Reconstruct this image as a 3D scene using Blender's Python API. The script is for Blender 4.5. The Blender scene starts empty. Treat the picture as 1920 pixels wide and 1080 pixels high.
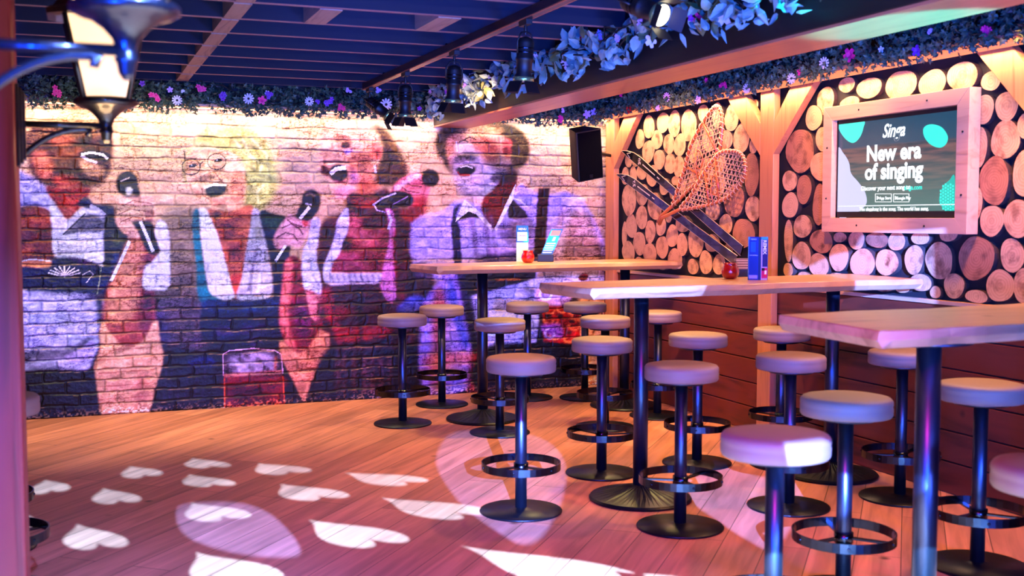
import bpy, math, random
import numpy as np
from mathutils import Vector, Matrix
from mathutils.geometry import tessellate_polygon
random.seed(7); RS = np.random.RandomState(11)
C = bpy.context.scene.collection
# ------------------------------------------------------------------ camera
FPX, PITCH, YAW, EYE = 2090.0, math.atan(132/2090), math.radians(21.45), 1.46
_f = Vector((math.sin(YAW)*math.cos(PITCH), math.cos(YAW)*math.cos(PITCH), -math.sin(PITCH)))
_r = Vector((math.cos(YAW), -math.sin(YAW), 0)); _u = _r.cross(_f)
cd = bpy.data.cameras.new('camera'); cam = bpy.data.objects.new('camera', cd); C.objects.link(cam)
cd.sensor_width = 36; cd.lens = 36*FPX/1920; cd.clip_start = .05
m = Matrix((_r, _u, -_f)).transposed().to_4x4(); m.translation = (0, 0, EYE); cam.matrix_world = m
cd.dof.use_dof = True; cd.dof.focus_distance = 8.3; cd.dof.aperture_fstop = 3.2
bpy.context.scene.camera = cam
sc = bpy.context.scene
sc.view_settings.view_transform = 'Standard'; sc.view_settings.look = 'None'
sc.view_settings.gamma = 1.0; sc.view_settings.exposure = 0.0; sc.view_settings.use_curve_mapping = False
w = bpy.data.worlds.new('world'); sc.world = w; w.use_nodes = True
w.node_tree.nodes['Background'].inputs[0].default_value = (.10, .05, .30, 1)
w.node_tree.nodes['Background'].inputs[1].default_value = .05
# measured points: where the sight line of a picture point (1920x1080) meets a plane of the room
def ray(px, py): return _f + _r*((px-960)/FPX) - _u*((py-540)/FPX)
def onz(px, py, z=0.0):
    d = ray(px, py); t = (z-EYE)/d.z; return Vector((d.x*t, d.y*t, z))
def ony(px, py, y):
    d = ray(px, py); t = y/d.y; return Vector((d.x*t, y, EYE+d.z*t))
def onx(px, py, x):
    d = ray(px, py); t = x/d.x; return Vector((x, d.y*t, EYE+d.z*t))
D, W, TT = 8.725, 4.314, 1.13          # mural wall, log wall, table top height
# ------------------------------------------------------------------ lights
def lamp(name, kind, loc, power, col, target=None, size=.05, angle=60, blend=.3, sy=None):
    l = bpy.data.lights.new(name, kind); o = bpy.data.objects.new(name, l); C.objects.link(o)
    o.location = loc; l.energy = power; l.color = col
    if kind == 'SPOT': l.spot_size = math.radians(angle); l.spot_blend = blend; l.shadow_soft_size = size
    elif kind == 'POINT': l.shadow_soft_size = size
    elif kind == 'AREA':
        l.size = size
        if sy: l.shape = 'RECTANGLE'; l.size_y = sy
    if target is not None:
        o.rotation_euler = (Vector(target)-Vector(loc)).to_track_quat('-Z', 'Y').to_euler()
    return o
WARM, AMB, MAG, BLU, VIO = (1, .62, .34), (1, .42, .16), (1, .08, .22), (.06, .16, 1), (.32, .22, 1)
# LED strips above the mural and above the log wall
lamp('led_light_mural', 'AREA', (1.8, D-.13, 2.262), 38, (1, 0.72, 0.54), (1.8, D-.03, 1.2), 4.9, sy=.015)
lamp('led_light_logs', 'AREA', (W-.136, 5.9, 2.286), 80, (1, 0.6, 0.34), (W-.08, 5.9, 1.2), 5.4, sy=.015)
lamp('ski_fill', 'SPOT', (3.25, 6.6, 2.42), 137, (1, 0.453, 0.305), (4.3, 7.3, 1.5), .04, 75, .6)  # added spot that brightens the ski panel, no fixture modelled
lamp('floor_fill_left', 'SPOT', (.0, 7.95, 2.42), 170, (1, .86, .55), (.0, 8.1, 0), .05, 66, .7)  # this and the next two are added to brighten the far floor
lamp('floor_fill_middle', 'SPOT', (1.5, 7.95, 2.42), 150, (1, .86, .52), (1.5, 8.1, 0), .05, 66, .7)
lamp('floor_fill_right', 'SPOT', (3.3, 7.5, 2.42), 150, (1, .82, .40), (3.3, 7.7, 0), .05, 76, .7)
lamp('yellow_spot', 'SPOT', (2.03, 6.06, 2.16), 60, (1, 0.8, 0.3), (2.35, 7.0, 0), .02, 38, .5)
lamp('post_fill', 'SPOT', (3.2, 4.6, 2.42), 220, (1, 0.42, 0.14), (4.3, 6.0, 1.2), .04, 70, .7)  # added spot giving more light to post, frame and table tops
lamp('table_spot', 'SPOT', (3.0, 3.4, 2.42), 260, (1, 0.42, 0.22), (3.0, 3.4, 1.1), .04, 100, .7)
lamp('table_spot_middle', 'SPOT', (2.5, 5.4, 2.18), 80, (1, .46, .18), (2.5, 5.4, .8), .04, 100, .7)
lamp('single_stool_fill', 'SPOT', (1.85, 5.0, 2.36), 110, (1, .42, .14), (2.04, 5.08, .78), .02, 17, .5)  # this and the next are added to warm single stool seats
lamp('left_stool_fill', 'SPOT', (1.8, 7.0, 2.36), 90, (1, .62, .30), (2.15, 7.58, .78), .02, 22, .6)
# ceiling and low stage lamps of the room, plus added fill
lamp('mural_wash_left', 'SPOT', (.5, 6.6, 2.42), 190, (1, 0.84, 0.5), (.3, D, .8), .05, 84, .7)
lamp('mural_wash_right', 'SPOT', (2.4, 6.8, 2.42), 180, (1, 0.52, 0.28), (2.9, D, .9), .05, 80, .7)
lamp('mural_halo_spot', 'SPOT', (2.03, 6.9, 2.2), 75, (1, 0.95, 0.6), ony(455, 320, D), .004, 18.5, .25)
lamp('floor_magenta', 'SPOT', (.9, .9, 2.42), 430, (1, 0.02, 0.45), (1.5, 3.7, 0), .06, 66, .6)
lamp('floor_orange', 'SPOT', (3.3, 6.6, 2.42), 230, (1, 0.72, 0.24), (3.1, 6.7, 0), .06, 100, .7)
lamp('floor_orange_near', 'SPOT', (3.9, 3.9, 2.42), 170, (1, 0.42, 0.1), (3.9, 4.1, 0), .06, 100, .7)
lamp('floor_blue', 'SPOT', (.5, 1.3, 2.42), 2200, (0.12, 0.24, 1), (-.1, 3.2, 0), .06, 55, .8)
lamp('stage_blue', 'SPOT', (-.1, -1.6, 1.0), 3300, (0.003, 0.13, 1), (2.6, 5.2, .55), .3, 50, .5)
lamp('stage_blue_right', 'SPOT', (2.5, -.9, 1.0), 2000, (0.04, 0.14, 1), (2.5, 5.0, .6), .25, 62, .5)
lamp('stage_violet', 'SPOT', (1.5, -1.8, 1.1), 150, (0.75, 0.22, 1), (1.4, 6.5, .9), .1, 66, .5)
lamp('garland_fill', 'SPOT', (.6, -3.6, 1.6), 700, (0.6, 0.6, 0.9), (2.66, 5.5, 2.40), .1, 26, .7)  # added fill that brightens the beam garland
lamp('ceiling_blue', 'SPOT', (-.6, .6, 1.2), 1471, (0.00277, 0.0463, 1), (1.4, 7.0, 2.6), .1, 95, .5)
lamp('beam_cyan', 'SPOT', (3.7, 1.3, .4), 5200, (0.0, 0.62, 1), (2.97, 3.42, 2.19), .03, 11, .4)
lamp('red_corner', 'SPOT', (2.9, 2.2, 2.4), 90, (1, 0.08, 0.2), (4.3, 4.2, 1.3), .05, 60, .6)
# ------------------------------------------------------------------ mesh helpers
class MB:
    def __init__(s): s.v = []; s.f = []; s.m = []; s.sm = []
    def add(s, vs, fs, mi=0, smooth=False):
        b = len(s.v); s.v += [tuple(v) for v in vs]
        for f in fs: s.f.append(tuple(b+i for i in f)); s.m.append(mi); s.sm.append(smooth)
        return s
    def box(s, lo, hi, mi=0, M=None):
        x0, y0, z0 = lo; x1, y1, z1 = hi
        vs = [Vector(p) for p in ((x0,y0,z0),(x1,y0,z0),(x1,y1,z0),(x0,y1,z0),(x0,y0,z1),(x1,y0,z1),(x1,y1,z1),(x0,y1,z1))]
        if M: vs = [M @ v for v in vs]
        return s.add(vs, [(0,3,2,1),(4,5,6,7),(0,1,5,4),(1,2,6,5),(2,3,7,6),(3,0,4,7)], mi)
    def lathe(s, prof, n=24, mi=0, M=None, smooth=True, caps=True):
        vs = []
        for (r, z) in prof:
            for k in range(n):
                a = 2*math.pi*k/n; v = Vector((r*math.cos(a), r*math.sin(a), z)); vs.append(M @ v if M else v)
        fs = [(i*n+k, i*n+(k+1) % n, (i+1)*n+(k+1) % n, (i+1)*n+k) for i in range(len(prof)-1) for k in range(n)]
        b = len(s.v); s.add(vs, fs, mi, smooth)
        if caps:
            s.f.append(tuple(b+k for k in reversed(range(n)))); s.m.append(mi); s.sm.append(False)
            s.f.append(tuple(b+(len(prof)-1)*n+k for k in range(n))); s.m.append(mi); s.sm.append(False)
        return s
    def tube(s, pts, r, n=8, mi=0, closed=False):
        pts = [Vector(p) for p in pts]; N = len(pts); vs = []; up = None
        for i, p in enumerate(pts):
            a = pts[(i-1) % N] if (closed or i > 0) else p; b = pts[(i+1) % N] if (closed or i < N-1) else p
            t = (b-a).normalized()
            if up is None: up = t.orthogonal().normalized()
            up = (up - t*up.dot(t)); up = up.normalized() if up.length > 1e-6 else t.orthogonal().normalized()
            q = t.cross(up); rr = r[i] if isinstance(r, (list, tuple)) else r
            for k in range(n):
                an = 2*math.pi*k/n; vs.append(p + (up*math.cos(an)+q*math.sin(an))*rr)
        M_ = N if closed else N-1
        fs = [(i*n+k, i*n+(k+1) % n, ((i+1) % N)*n+(k+1) % n, ((i+1) % N)*n+k) for i in range(M_) for k in range(n)]
        if not closed: fs += [tuple(reversed(range(n))), tuple((N-1)*n+k for k in range(n))]
        return s.add(vs, fs, mi, True)
    def prism(s, poly, d, mi=0, mside=None):      # poly: list of Vector (planar), extruded by vector d
        poly = [Vector(p) for p in poly]; d = Vector(d); n = len(poly)
        tri = tessellate_polygon([poly]); b = len(s.v)
        s.v += [tuple(p) for p in poly]+[tuple(p+d) for p in poly]
        nrm = Vector((0, 0, 0))
        for i in range(n): nrm += poly[i].cross(poly[(i+1) % n])
        fl = nrm.dot(d) > 0
        for t in tri:
            t = tuple(t); a, c_, e = [poly[i] for i in t]
            pos = (c_-a).cross(e-a).dot(d) > 0
            if not pos: t = t[::-1]
            s.f.append(tuple(b+n+i for i in t)); s.m.append(mi); s.sm.append(False)
            s.f.append(tuple(b+i for i in t[::-1])); s.m.append(mi); s.sm.append(False)
        for i in range(n):
            j = (i+1) % n; q = (b+i, b+j, b+n+j, b+n+i)
            s.f.append(q if fl else q[::-1]); s.m.append(mi if mside is None else mside); s.sm.append(False)
        return s
    def build(s, name, mat, parent=None, loc=None, bevel=0):
        me = bpy.data.meshes.new(name); me.from_pydata(s.v, [], s.f)
        for mm in (mat if isinstance(mat, (list, tuple)) else [mat]): me.materials.append(mm)
        me.polygons.foreach_set('material_index', s.m); me.polygons.foreach_set('use_smooth', s.sm)
        me.update(); o = bpy.data.objects.new(name, me); C.objects.link(o)
        if parent: o.parent = parent
        if loc: o.location = loc
        if bevel:
            b = o.modifiers.new('bevel', 'BEVEL'); b.width = bevel; b.segments = 2; b.limit_method = 'ANGLE'; b.angle_limit = .7
        return o
def tag(o, label=None, cat=None, group=None, kind=None):
    if label: o['label'] = label
    if cat: o['category'] = cat
    if group: o['group'] = group
    if kind: o['kind'] = kind
    return o
def thing(name, label, cat, loc=(0, 0, 0), rz=0, group=None):
    o = bpy.data.objects.new(name, None); C.objects.link(o); o.location = loc; o.rotation_euler = (0, 0, rz)
    o.empty_display_size = .05
    return tag(o, label, cat, group)
def kids(o): return [c for c in list(C.objects) if c.parent == o]
def copy_tree(o, parent=None):
    c = o.copy(); C.objects.link(c); c.parent = parent
    for ch in kids(o): copy_tree(ch, c)
    return c
def struct(o): o['kind'] = 'structure'; return o
# ------------------------------------------------------------------ materials
def srgb(c): return tuple((x/12.92 if x <= .04045 else ((x+.055)/1.055)**2.4) for x in c[:3])+(1,)
MATS = {}
def nmat(name):
    ma = bpy.data.materials.new(name); ma.use_nodes = True; nt = ma.node_tree; MATS[name] = ma
    return ma, nt, nt.nodes['Principled BSDF'], nt.nodes.new, nt.links.new
def plain(name, col, rough=.5, metal=0, coat=0, spec=.5, var=.12, scale=8, bump=0, emis=None, estr=0, trans=0):
    ma, nt, P, N, L = nmat(name)
    P.inputs['Roughness'].default_value = rough; P.inputs['Metallic'].default_value = metal
    P.inputs['Specular IOR Level'].default_value = spec; P.inputs['Coat Weight'].default_value = coat; P.inputs['Transmission Weight'].default_value = trans
    tc = N('ShaderNodeTexCoord'); no = N('ShaderNodeTexNoise'); no.inputs['Scale'].default_value = scale; no.inputs['Detail'].default_value = 4
    L(tc.outputs['Object'], no.inputs['Vector'])
    mx = N('ShaderNodeMix'); mx.data_type = 'RGBA'; a = srgb(col)
    mx.inputs[6].default_value = tuple(max(0, v*(1-var)) for v in a[:3])+(1,)
    mx.inputs[7].default_value = tuple(min(1, v*(1+var)) for v in a[:3])+(1,)
    L(no.outputs[0], mx.inputs[0]); L(mx.outputs[2], P.inputs['Base Color'])
    if bump:
        b = N('ShaderNodeBump'); b.inputs['Strength'].default_value = bump; b.inputs['Distance'].default_value = .01
        L(no.outputs[0], b.inputs['Height']); L(b.outputs[0], P.inputs['Normal'])
    if emis: P.inputs['Emission Color'].default_value = srgb(emis); P.inputs['Emission Strength'].default_value = estr
    return ma
def wood(name, c1, c2, axis=1, stretch=12, scale=6, rough=.5, coat=0, bump=.15, knots=True):
    ma, nt, P, N, L = nmat(name)
    tc = N('ShaderNodeTexCoord'); mp = N('ShaderNodeMapping'); s = [scale*2.2]*3; s[axis] = scale*2.2/stretch
    mp.inputs['Scale'].default_value = s; L(tc.outputs['Object'], mp.inputs['Vector'])
    no = N('ShaderNodeTexNoise'); no.inputs['Scale'].default_value = 1.0; no.inputs['Detail'].default_value = 6; no.inputs['Distortion'].default_value = 1.2
    L(mp.outputs[0], no.inputs['Vector'])
    wv = N('ShaderNodeMath'); wv.operation = 'MULTIPLY'; wv.inputs[1].default_value = 9; L(no.outputs[0], wv.inputs[0])
    sn = N('ShaderNodeMath'); sn.operation = 'SINE'; L(wv.outputs[0], sn.inputs[0])
    mr = N('ShaderNodeMapRange'); mr.inputs[1].default_value = -1; mr.inputs[2].default_value = 1; L(sn.outputs[0], mr.inputs[0])
    mx = N('ShaderNodeMix'); mx.data_type = 'RGBA'; mx.inputs[6].default_value = srgb(c1); mx.inputs[7].default_value = srgb(c2)
    L(mr.outputs[0], mx.inputs[0]); out = mx.outputs[2]
    if knots:
        vo = N('ShaderNodeTexVoronoi'); vo.inputs['Scale'].default_value = 3.2; L(tc.outputs['Object'], vo.inputs['Vector'])
        kr = N('ShaderNodeMapRange'); kr.inputs[1].default_value = .03; kr.inputs[2].default_value = .09; L(vo.outputs['Distance'], kr.inputs[0])
        m2 = N('ShaderNodeMix'); m2.data_type = 'RGBA'; m2.inputs[6].default_value = srgb(tuple(x*.45 for x in c1)); L(kr.outputs[0], m2.inputs[0]); L(out, m2.inputs[7]); out = m2.outputs[2]
    L(out, P.inputs['Base Color']); P.inputs['Roughness'].default_value = rough; P.inputs['Coat Weight'].default_value = coat; P.inputs['Coat Roughness'].default_value = .25
    b = N('ShaderNodeBump'); b.inputs['Strength'].default_value = bump; b.inputs['Distance'].default_value = .004
    L(mr.outputs[0], b.inputs['Height']); L(b.outputs[0], P.inputs['Normal'])
    return ma
def emit(name, col, strength):
    ma, nt, P, N, L = nmat(name)
    P.inputs['Base Color'].default_value = (.02, .02, .02, 1); P.inputs['Emission Color'].default_value = srgb(col); P.inputs['Emission Strength'].default_value = strength
    return ma
PINE = wood('pine_timber', (.76, .46, .28), (.58, .31, .18), axis=2, rough=.55)
PINEY = wood('pine_board', (.80, .60, .45), (.66, .46, .33), axis=1, rough=.5)
SLAB = wood('oiled_slab', (.68, .48, .34), (.46, .28, .18), axis=0, rough=.38, coat=.35, scale=5, stretch=9)
DKWOOD = wood('dark_plank', (.42, .15, .08), (.12, .04, .028), axis=1, stretch=8, scale=3.2, rough=.5, bump=.3)
BEAMW = wood('beam_timber', (.07, .035, .03), (.045, .025, .022), axis=1, rough=.5, knots=False)
SOFFIT = wood('beam_soffit', (.72, .42, .28), (.58, .30, .2), axis=1, rough=.35, coat=.3, knots=False)
JOISTW = wood('joist_timber', (.04, .05, .13), (.03, .04, .10), axis=0, rough=.8, knots=False)
PANEL = plain('black_backing', (.09, .06, .07), .8)
VINYL = plain('seat_vinyl', (.50, .39, .33), .6, coat=.0, scale=3, var=.08)
METAL = plain('black_metal', (.25, .27, .33), .36, metal=.95, scale=5, var=.1)
BASEM = plain('base_black', (.07, .07, .085), .38, metal=.6, scale=5, var=.1)
CHROME = plain('foot_ring_metal', (.22, .23, .27), .22, metal=1, scale=5, var=.1)
BLACKP = plain('black_plastic', (.04, .04, .045), .5)
IRON = plain('black_iron', (.05, .055, .07), .35, metal=.3, coat=.4, bump=.2, scale=60)
LEAF = plain('ivy_leaf', (.30, .37, .27), .5, scale=30, var=.6)
LEAF2 = plain('silver_leaf', (.48, .58, .55), .4, scale=20, var=.45)
REDW = wood('pillar_timber', (.46, .10, .13), (.33, .06, .09), axis=2, rough=.5)
RAWHIDE = plain('rawhide', (.82, .62, .44), .5, scale=30, var=.2)
ASHW = wood('bent_ash', (.66, .32, .16), (.48, .2, .09), axis=1, rough=.35, coat=.4, knots=False)
# ------------------------------------------------------------------ room shell
def floor_mat():
    ma, nt, P, N, L = nmat('oak_floor')
    tc = N('ShaderNodeTexCoord'); mp = N('ShaderNodeMapping'); mp.inputs['Rotation'].default_value = (0, 0, math.radians(-49))
    L(tc.outputs['Object'], mp.inputs['Vector'])
    br = N('ShaderNodeTexBrick'); br.inputs['Scale'].default_value = 1; br.inputs['Brick Width'].default_value = 1.9; br.inputs['Row Height'].default_value = .19
    br.inputs['Mortar Size'].default_value = .0022; br.inputs['Mortar Smooth'].default_value = .3; br.offset = .37
    br.inputs['Color1'].default_value = srgb((.80, .50, .38)); br.inputs['Color2'].default_value = srgb((.68, .41, .31)); br.inputs['Mortar'].default_value = srgb((.32, .2, .13))
    L(mp.outputs[0], br.inputs['Vector'])
    m2 = N('ShaderNodeMapping'); m2.inputs['Rotation'].default_value = (0, 0, math.radians(-49)); m2.inputs['Scale'].default_value = (.9, 11, 1); L(tc.outputs['Object'], m2.inputs['Vector'])
    m2.vector_type = 'TEXTURE'; m2.inputs['Scale'].default_value = (1.1, .09, 1); m2.inputs['Rotation'].default_value = (0, 0, math.radians(49))
    no = N('ShaderNodeTexNoise'); no.inputs['Scale'].default_value = 1.6; no.inputs['Detail'].default_value = 7; no.inputs['Distortion'].default_value = .8; L(m2.outputs[0], no.inputs['Vector'])
    mr = N('ShaderNodeMapRange'); mr.inputs[1].default_value = .3; mr.inputs[2].default_value = .7; mr.inputs[3].default_value = .62; mr.inputs[4].default_value = 1.15; L(no.outputs[0], mr.inputs[0])
    mu = N('ShaderNodeMix'); mu.data_type = 'RGBA'; mu.blend_type = 'MULTIPLY'; mu.inputs[0].default_value = 1
    L(br.outputs['Color'], mu.inputs[6]); L(mr.outputs[0], mu.inputs[7])
    vo = N('ShaderNodeTexVoronoi'); vo.inputs['Scale'].default_value = 2.6; L(tc.outputs['Object'], vo.inputs['Vector'])
    kr = N('ShaderNodeMapRange'); kr.inputs[1].default_value = .02; kr.inputs[2].default_value = .08; L(vo.outputs['Distance'], kr.inputs[0])
    m3 = N('ShaderNodeMix'); m3.data_type = 'RGBA'; m3.inputs[6].default_value = srgb((.34, .2, .12)); L(kr.outputs[0], m3.inputs[0]); L(mu.outputs[2], m3.inputs[7])
    L(m3.outputs[2], P.inputs['Base Color']); P.inputs['Roughness'].default_value = .55; P.inputs['Specular IOR Level'].default_value = .25; P.inputs['Coat Weight'].default_value = .0; P.inputs['Coat Roughness'].default_value = .3
    b = N('ShaderNodeBump'); b.inputs['Strength'].default_value = .25; b.inputs['Distance'].default_value = .003; L(no.outputs[0], b.inputs['Height']); L(b.outputs[0], P.inputs['Normal'])
    return ma
FLOOR = floor_mat()
DARKP = plain('dark_paint', (.10, .08, .12), .7)
struct(MB().box((-3.3, -4.2, -.1), (W+.2, D+.2, 0)).build('floor', FLOOR))
struct(MB().box((-3.3, D+.03, 0), (W+.2, D+.2, 2.9)).build('wall_back', DARKP))
struct(MB().box((W, -4.2, 0), (W+.2, D+.03, 2.9)).build('wall_right', PANEL))
struct(MB().box((-3.5, -4.2, 0), (-3.3, D+.2, 2.9)).build('wall_left', DARKP))
struct(MB().box((-3.5, -4.4, 0), (W+.2, -4.2, 2.9)).build('wall_front', DARKP))
CEIL = wood('ceiling_board', (.16, .14, .20), (.10, .09, .14), axis=1, rough=.8, knots=False)
cm = MB().box((-3.3, -4.2, 2.68), (3.05, D+.03, 2.78)).box((3.05, -4.2, 2.58), (W, D+.03, 2.78))
struct(cm.build('ceiling', CEIL))
# brick strip above the mural and wainscot of the log wall
# joists
JEDGE = wood('joist_lit_edge', (.55, .42, .42), (.38, .30, .34), axis=0, rough=.7, knots=False)  # lighter underside colour stands in for light on the joist bottoms
jy = [5.326+.4595*k for k in range(-6, 8)]
j0 = None
for i, y in enumerate(jy):
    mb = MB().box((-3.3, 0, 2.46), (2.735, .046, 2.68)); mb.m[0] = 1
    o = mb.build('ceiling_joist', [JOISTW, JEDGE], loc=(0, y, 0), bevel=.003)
    where = ['first', 'second', 'third', 'fourth', 'fifth', 'sixth', 'seventh', 'eighth', 'ninth', 'tenth', 'eleventh', 'twelfth', 'thirteenth', 'fourteenth'][len(jy)-1-i]
    tag(o, 'dark ceiling joist with a narrow lit underside, %s counted from the mural wall' % where, 'joist', 'ceiling joists')
def noggin(px, py, k, wd, lab):
    p = onz(px, py, 2.46); y0, y1 = jy[k]+.046, jy[k+1]
    o = MB().box((p.x-wd/2, y0, 2.455), (p.x+wd/2, y1, 2.60)).build('joist_block', NOGW)
    tag(o, lab, 'timber block', 'blocks between the ceiling joists')
NOGW = wood('rough_block', (.62, .50, .42), (.42, .33, .30), axis=1, rough=.8, knots=False, scale=9)
for q, k in enumerate(range(5, 13)):
    noggin(405, 70, k, .085, 'short rough block of the long diagonal-looking row, %s bay from the mural' % ['eighth', 'seventh', 'sixth', 'fifth', 'fourth', 'third', 'second', 'first'][q])
noggin(375, 25, 5, .11, 'wide rough block between joists above the upper lantern')
noggin(608, 28, 6, .11, 'rough block between joists, middle of the three single ones')
noggin(818, 46, 6, .12, 'rough block between joists left of the light track')
# dropped beam
t = thing('ceiling_beam', 'large dark dropped beam with a copper-lit underside crossing the room', 'beam', (2.89, 2.0, 2.19))
MB().box((-.155, -4, .012), (.155, 6.70, .50)).build('beam_body', BEAMW, t, bevel=.006)
MB().box((-.15, -4, 0), (.15, 6.70, .012)).build('soffit_board', SOFFIT, t)
# wainscot: six wide boards and a cap
NP = [0, .17, .335, .50, .665, .83, 1.0]
mb = MB()
for a, b in zip(NP[:-1], NP[1:]):
    mb.box((W-.028, 1.0, a+.003), (W, D, b-.004))
struct(mb.build('trim_1', DKWOOD, bevel=.004))
struct(MB().box((W-.05, 1.0, 1.0), (W, D, 1.022)).build('trim_2', PINEY, bevel=.002))
# ------------------------------------------------------------------ posts with braces on the log wall
XP = 4.234
def post(y0, y1, lab, left=True, right=True):
    t = thing('timber_post', lab, 'post', (XP, y0, 0), 0, 'pine posts with braces on the log wall')
    MB().box((0, 0, 0), (W-XP-.03, y1-y0, 2.5)).build('upright', PINE, t, bevel=.004)
    if left:   # towards the mural
        MB().prism([(0, y1-y0, 1.87), (0, y1-y0, 2.08), (0, y1-y0+.22, 2.33), (0, y1-y0+.45, 2.33)], (W-XP-.03, 0, 0)).build('brace', PINE, t, bevel=.003)
    if right:
        MB().prism([(0, 0, 1.87), (0, 0, 2.08), (0, -.22, 2.33), (0, -.46, 2.33)], (W-XP-.03, 0, 0)).build('brace', PINE, t, bevel=.003)
    return t
post(8.438, 8.59, 'pine corner post beside the mural with braces behind the loudspeaker', left=False)
post(6.145, 6.297, 'pine post with two braces between the skis and the screen')
post(3.85, 4.002, 'pine post mostly outside the picture whose brace shows at the right edge')
# ------------------------------------------------------------------ log slices
LG = """1216,238,10,21;1242,230,11.8,18;1263,232,11.3,23.6;1290,235,13.5,30;1199,261,7.9,18;1230.6,262,10,17.8;1214.5,284,11,20.5;1252.6,270,9.9,18.6;1273.6,272,11,20;1236,299,10.2,18;1255,307,10.2,18.6;1272.8,312,9.4,19.7;1177,299.6,6.6,13.8;1191.7,301,7,11.8;1172,330,6.4,16.5;1186,329.5,6.6,17;1203,321.7,9.1,15;1222.4,329.5,10.8,19;1266.5,339,8,8.5;1179,375.4,12.5,29;1203.5,365,11.3,19.7;1226.7,387,13,24.4;1202.7,407.7,10.7,20.5;1182.7,424,10,21.6;1169.5,440,4.5,24;1218.2,434.4,9.4,20.8;1237.7,423.4,9.4,18;1198,456.5,11.3,21;1177,472,11.5,19;1217.7,476,12,20;1240,463.6,11,20.8;1258.9,442.3,10.7,20.8;1279,458.8,9.4,21.2;1279,420,13,15;1264,486,12.5,20;1303,455,13.5,27;1197,490,7,8;1240,497,10,9;1244.5,350,9.2,15;1261.8,365,7,8;1253,405,6,12;1321.7,492,12,21;1347,496,11.5,19;1334,456,13.5,16;1336.6,396,13.5,16;1359.5,420,12,17.5;1374.5,376,18,31;1393.8,437.7,19.5,27;1409,327,13.5,38;1410,391,13.5,23.5;1298.8,500,10,14;1364,470,9,13;1318,212,9.4,16;1345,216,9.5,22;1370,221,13,24;1360.8,263,12,18;1389,259,15,26;1412,274,7,14;1413,196,7,9;1300,282,12,22;1325,318,12,22;1303,340,12,22;1345,345,12,24;1283,352,8,12;1326,262,11,22;1350,308,9,16;1545.6,189,15,26;1525,221,14.5,23.4;1499.7,283,25,40;1541.5,260.5,14,22;1539.4,311.5,19,27;1586,159,15,13;1628,165,22,19;1687,160,29,26;1747,156,24,25;1804,143,28,26;1857,152,17,18;1592,193,17,12;1842,205,18,27;1885,199,21,26;1832,276,17,36;1882.5,262,27,34;1921,236,13,24;1863,339,27,43;1921,325,23,44;1831,381,10,30;1859,414,21,29;1907,410,24,36;1829,484,32,40;1896,479,22,31;1759,488.5,25,33;1788,536,19,22;1830,556,20,12;1873,536,25,30;1921,537,21,32;1777,440,17,12;1752,548,10,11;1725,446,17,12;1712.5,487,17,27;1725,530,20,16;1480.5,339,13,19;1505.7,355,13.5,26;1481,385,14.5,23;1534.6,384,12.5,37;1503,424.7,17,20;1477,451,8,38;1539.4,452.4,21,21;1501.4,480,16.5,26;1477,506,9,12;1533.4,497,18,21;1572.7,482.5,17.5,25;1574,445,12,9;1604.4,450,14,18;1616.5,493,22,26;1643,450,20,14;1661.7,492,20,24.5;1679.5,452,15,18;1620,533,14,10;1655,537,18,10;1690,538,14,11;1507,517,12,7;1571,524,18,12"""
def end_mat(name, c1, c2, c3):
    ma, nt, P, N, L = nmat(name)
    tc = N('ShaderNodeTexCoord'); oi = N('ShaderNodeObjectInfo'); sp = N('ShaderNodeSeparateXYZ'); L(tc.outputs['Object'], sp.inputs[0])
    no = N('ShaderNodeTexNoise'); no.noise_dimensions = '4D'; no.inputs['Scale'].default_value = 16; no.inputs['Detail'].default_value = 5
    L(tc.outputs['Object'], no.inputs['Vector']); mu = N('ShaderNodeMath'); mu.operation = 'MULTIPLY'; mu.inputs[1].default_value = 40; L(oi.outputs['Random'], mu.inputs[0]); L(mu.outputs[0], no.inputs['W'])
    ln = N('ShaderNodeVectorMath'); ln.operation = 'LENGTH'; L(tc.outputs['Object'], ln.inputs[0])
    m1 = N('ShaderNodeMath'); m1.operation = 'MULTIPLY_ADD'; m1.inputs[1].default_value = .035; L(no.outputs[0], m1.inputs[0]); L(ln.outputs['Value'], m1.inputs[2])
    m2 = N('ShaderNodeMath'); m2.operation = 'MULTIPLY'; m2.inputs[1].default_value = 420; L(m1.outputs[0], m2.inputs[0])
    m3 = N('ShaderNodeMath'); m3.operation = 'SINE'; L(m2.outputs[0], m3.inputs[0])
    mr = N('ShaderNodeMapRange'); mr.inputs[1].default_value = -1; mr.inputs[3].default_value = .25; mr.inputs[4].default_value = .75; L(m3.outputs[0], mr.inputs[0])
    mx = N('ShaderNodeMix'); mx.data_type = 'RGBA'; mx.inputs[6].default_value = srgb(c1); mx.inputs[7].default_value = srgb(c2); L(mr.outputs[0], mx.inputs[0])
    cr = N('ShaderNodeMapRange'); cr.inputs[1].default_value = .48; cr.inputs[2].default_value = .66; L(no.outputs[0], cr.inputs[0])
    rb = N('ShaderNodeMapRange'); rb.inputs[3].default_value = .35; L(oi.outputs['Random'], rb.inputs[0]); ra = N('ShaderNodeMath'); ra.operation = 'MULTIPLY'; L(cr.outputs[0], ra.inputs[0]); L(rb.outputs[0], ra.inputs[1])
    m4 = N('ShaderNodeMix'); m4.data_type = 'RGBA'; L(ra.outputs[0], m4.inputs[0]); L(mx.outputs[2], m4.inputs[6]); m4.inputs[7].default_value = srgb(c3)
    L(m4.outputs[2], P.inputs['Base Color']); P.inputs['Roughness'].default_value = .65
    b = N('ShaderNodeBump'); b.inputs['Strength'].default_value = .3; b.inputs['Distance'].default_value = .003; L(no.outputs[0], b.inputs['Height']); L(b.outputs[0], P.inputs['Normal'])
    return ma
ENDG = end_mat('log_end_grain', (.86, .64, .46), (.76, .52, .35), (.42, .22, .13))
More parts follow.
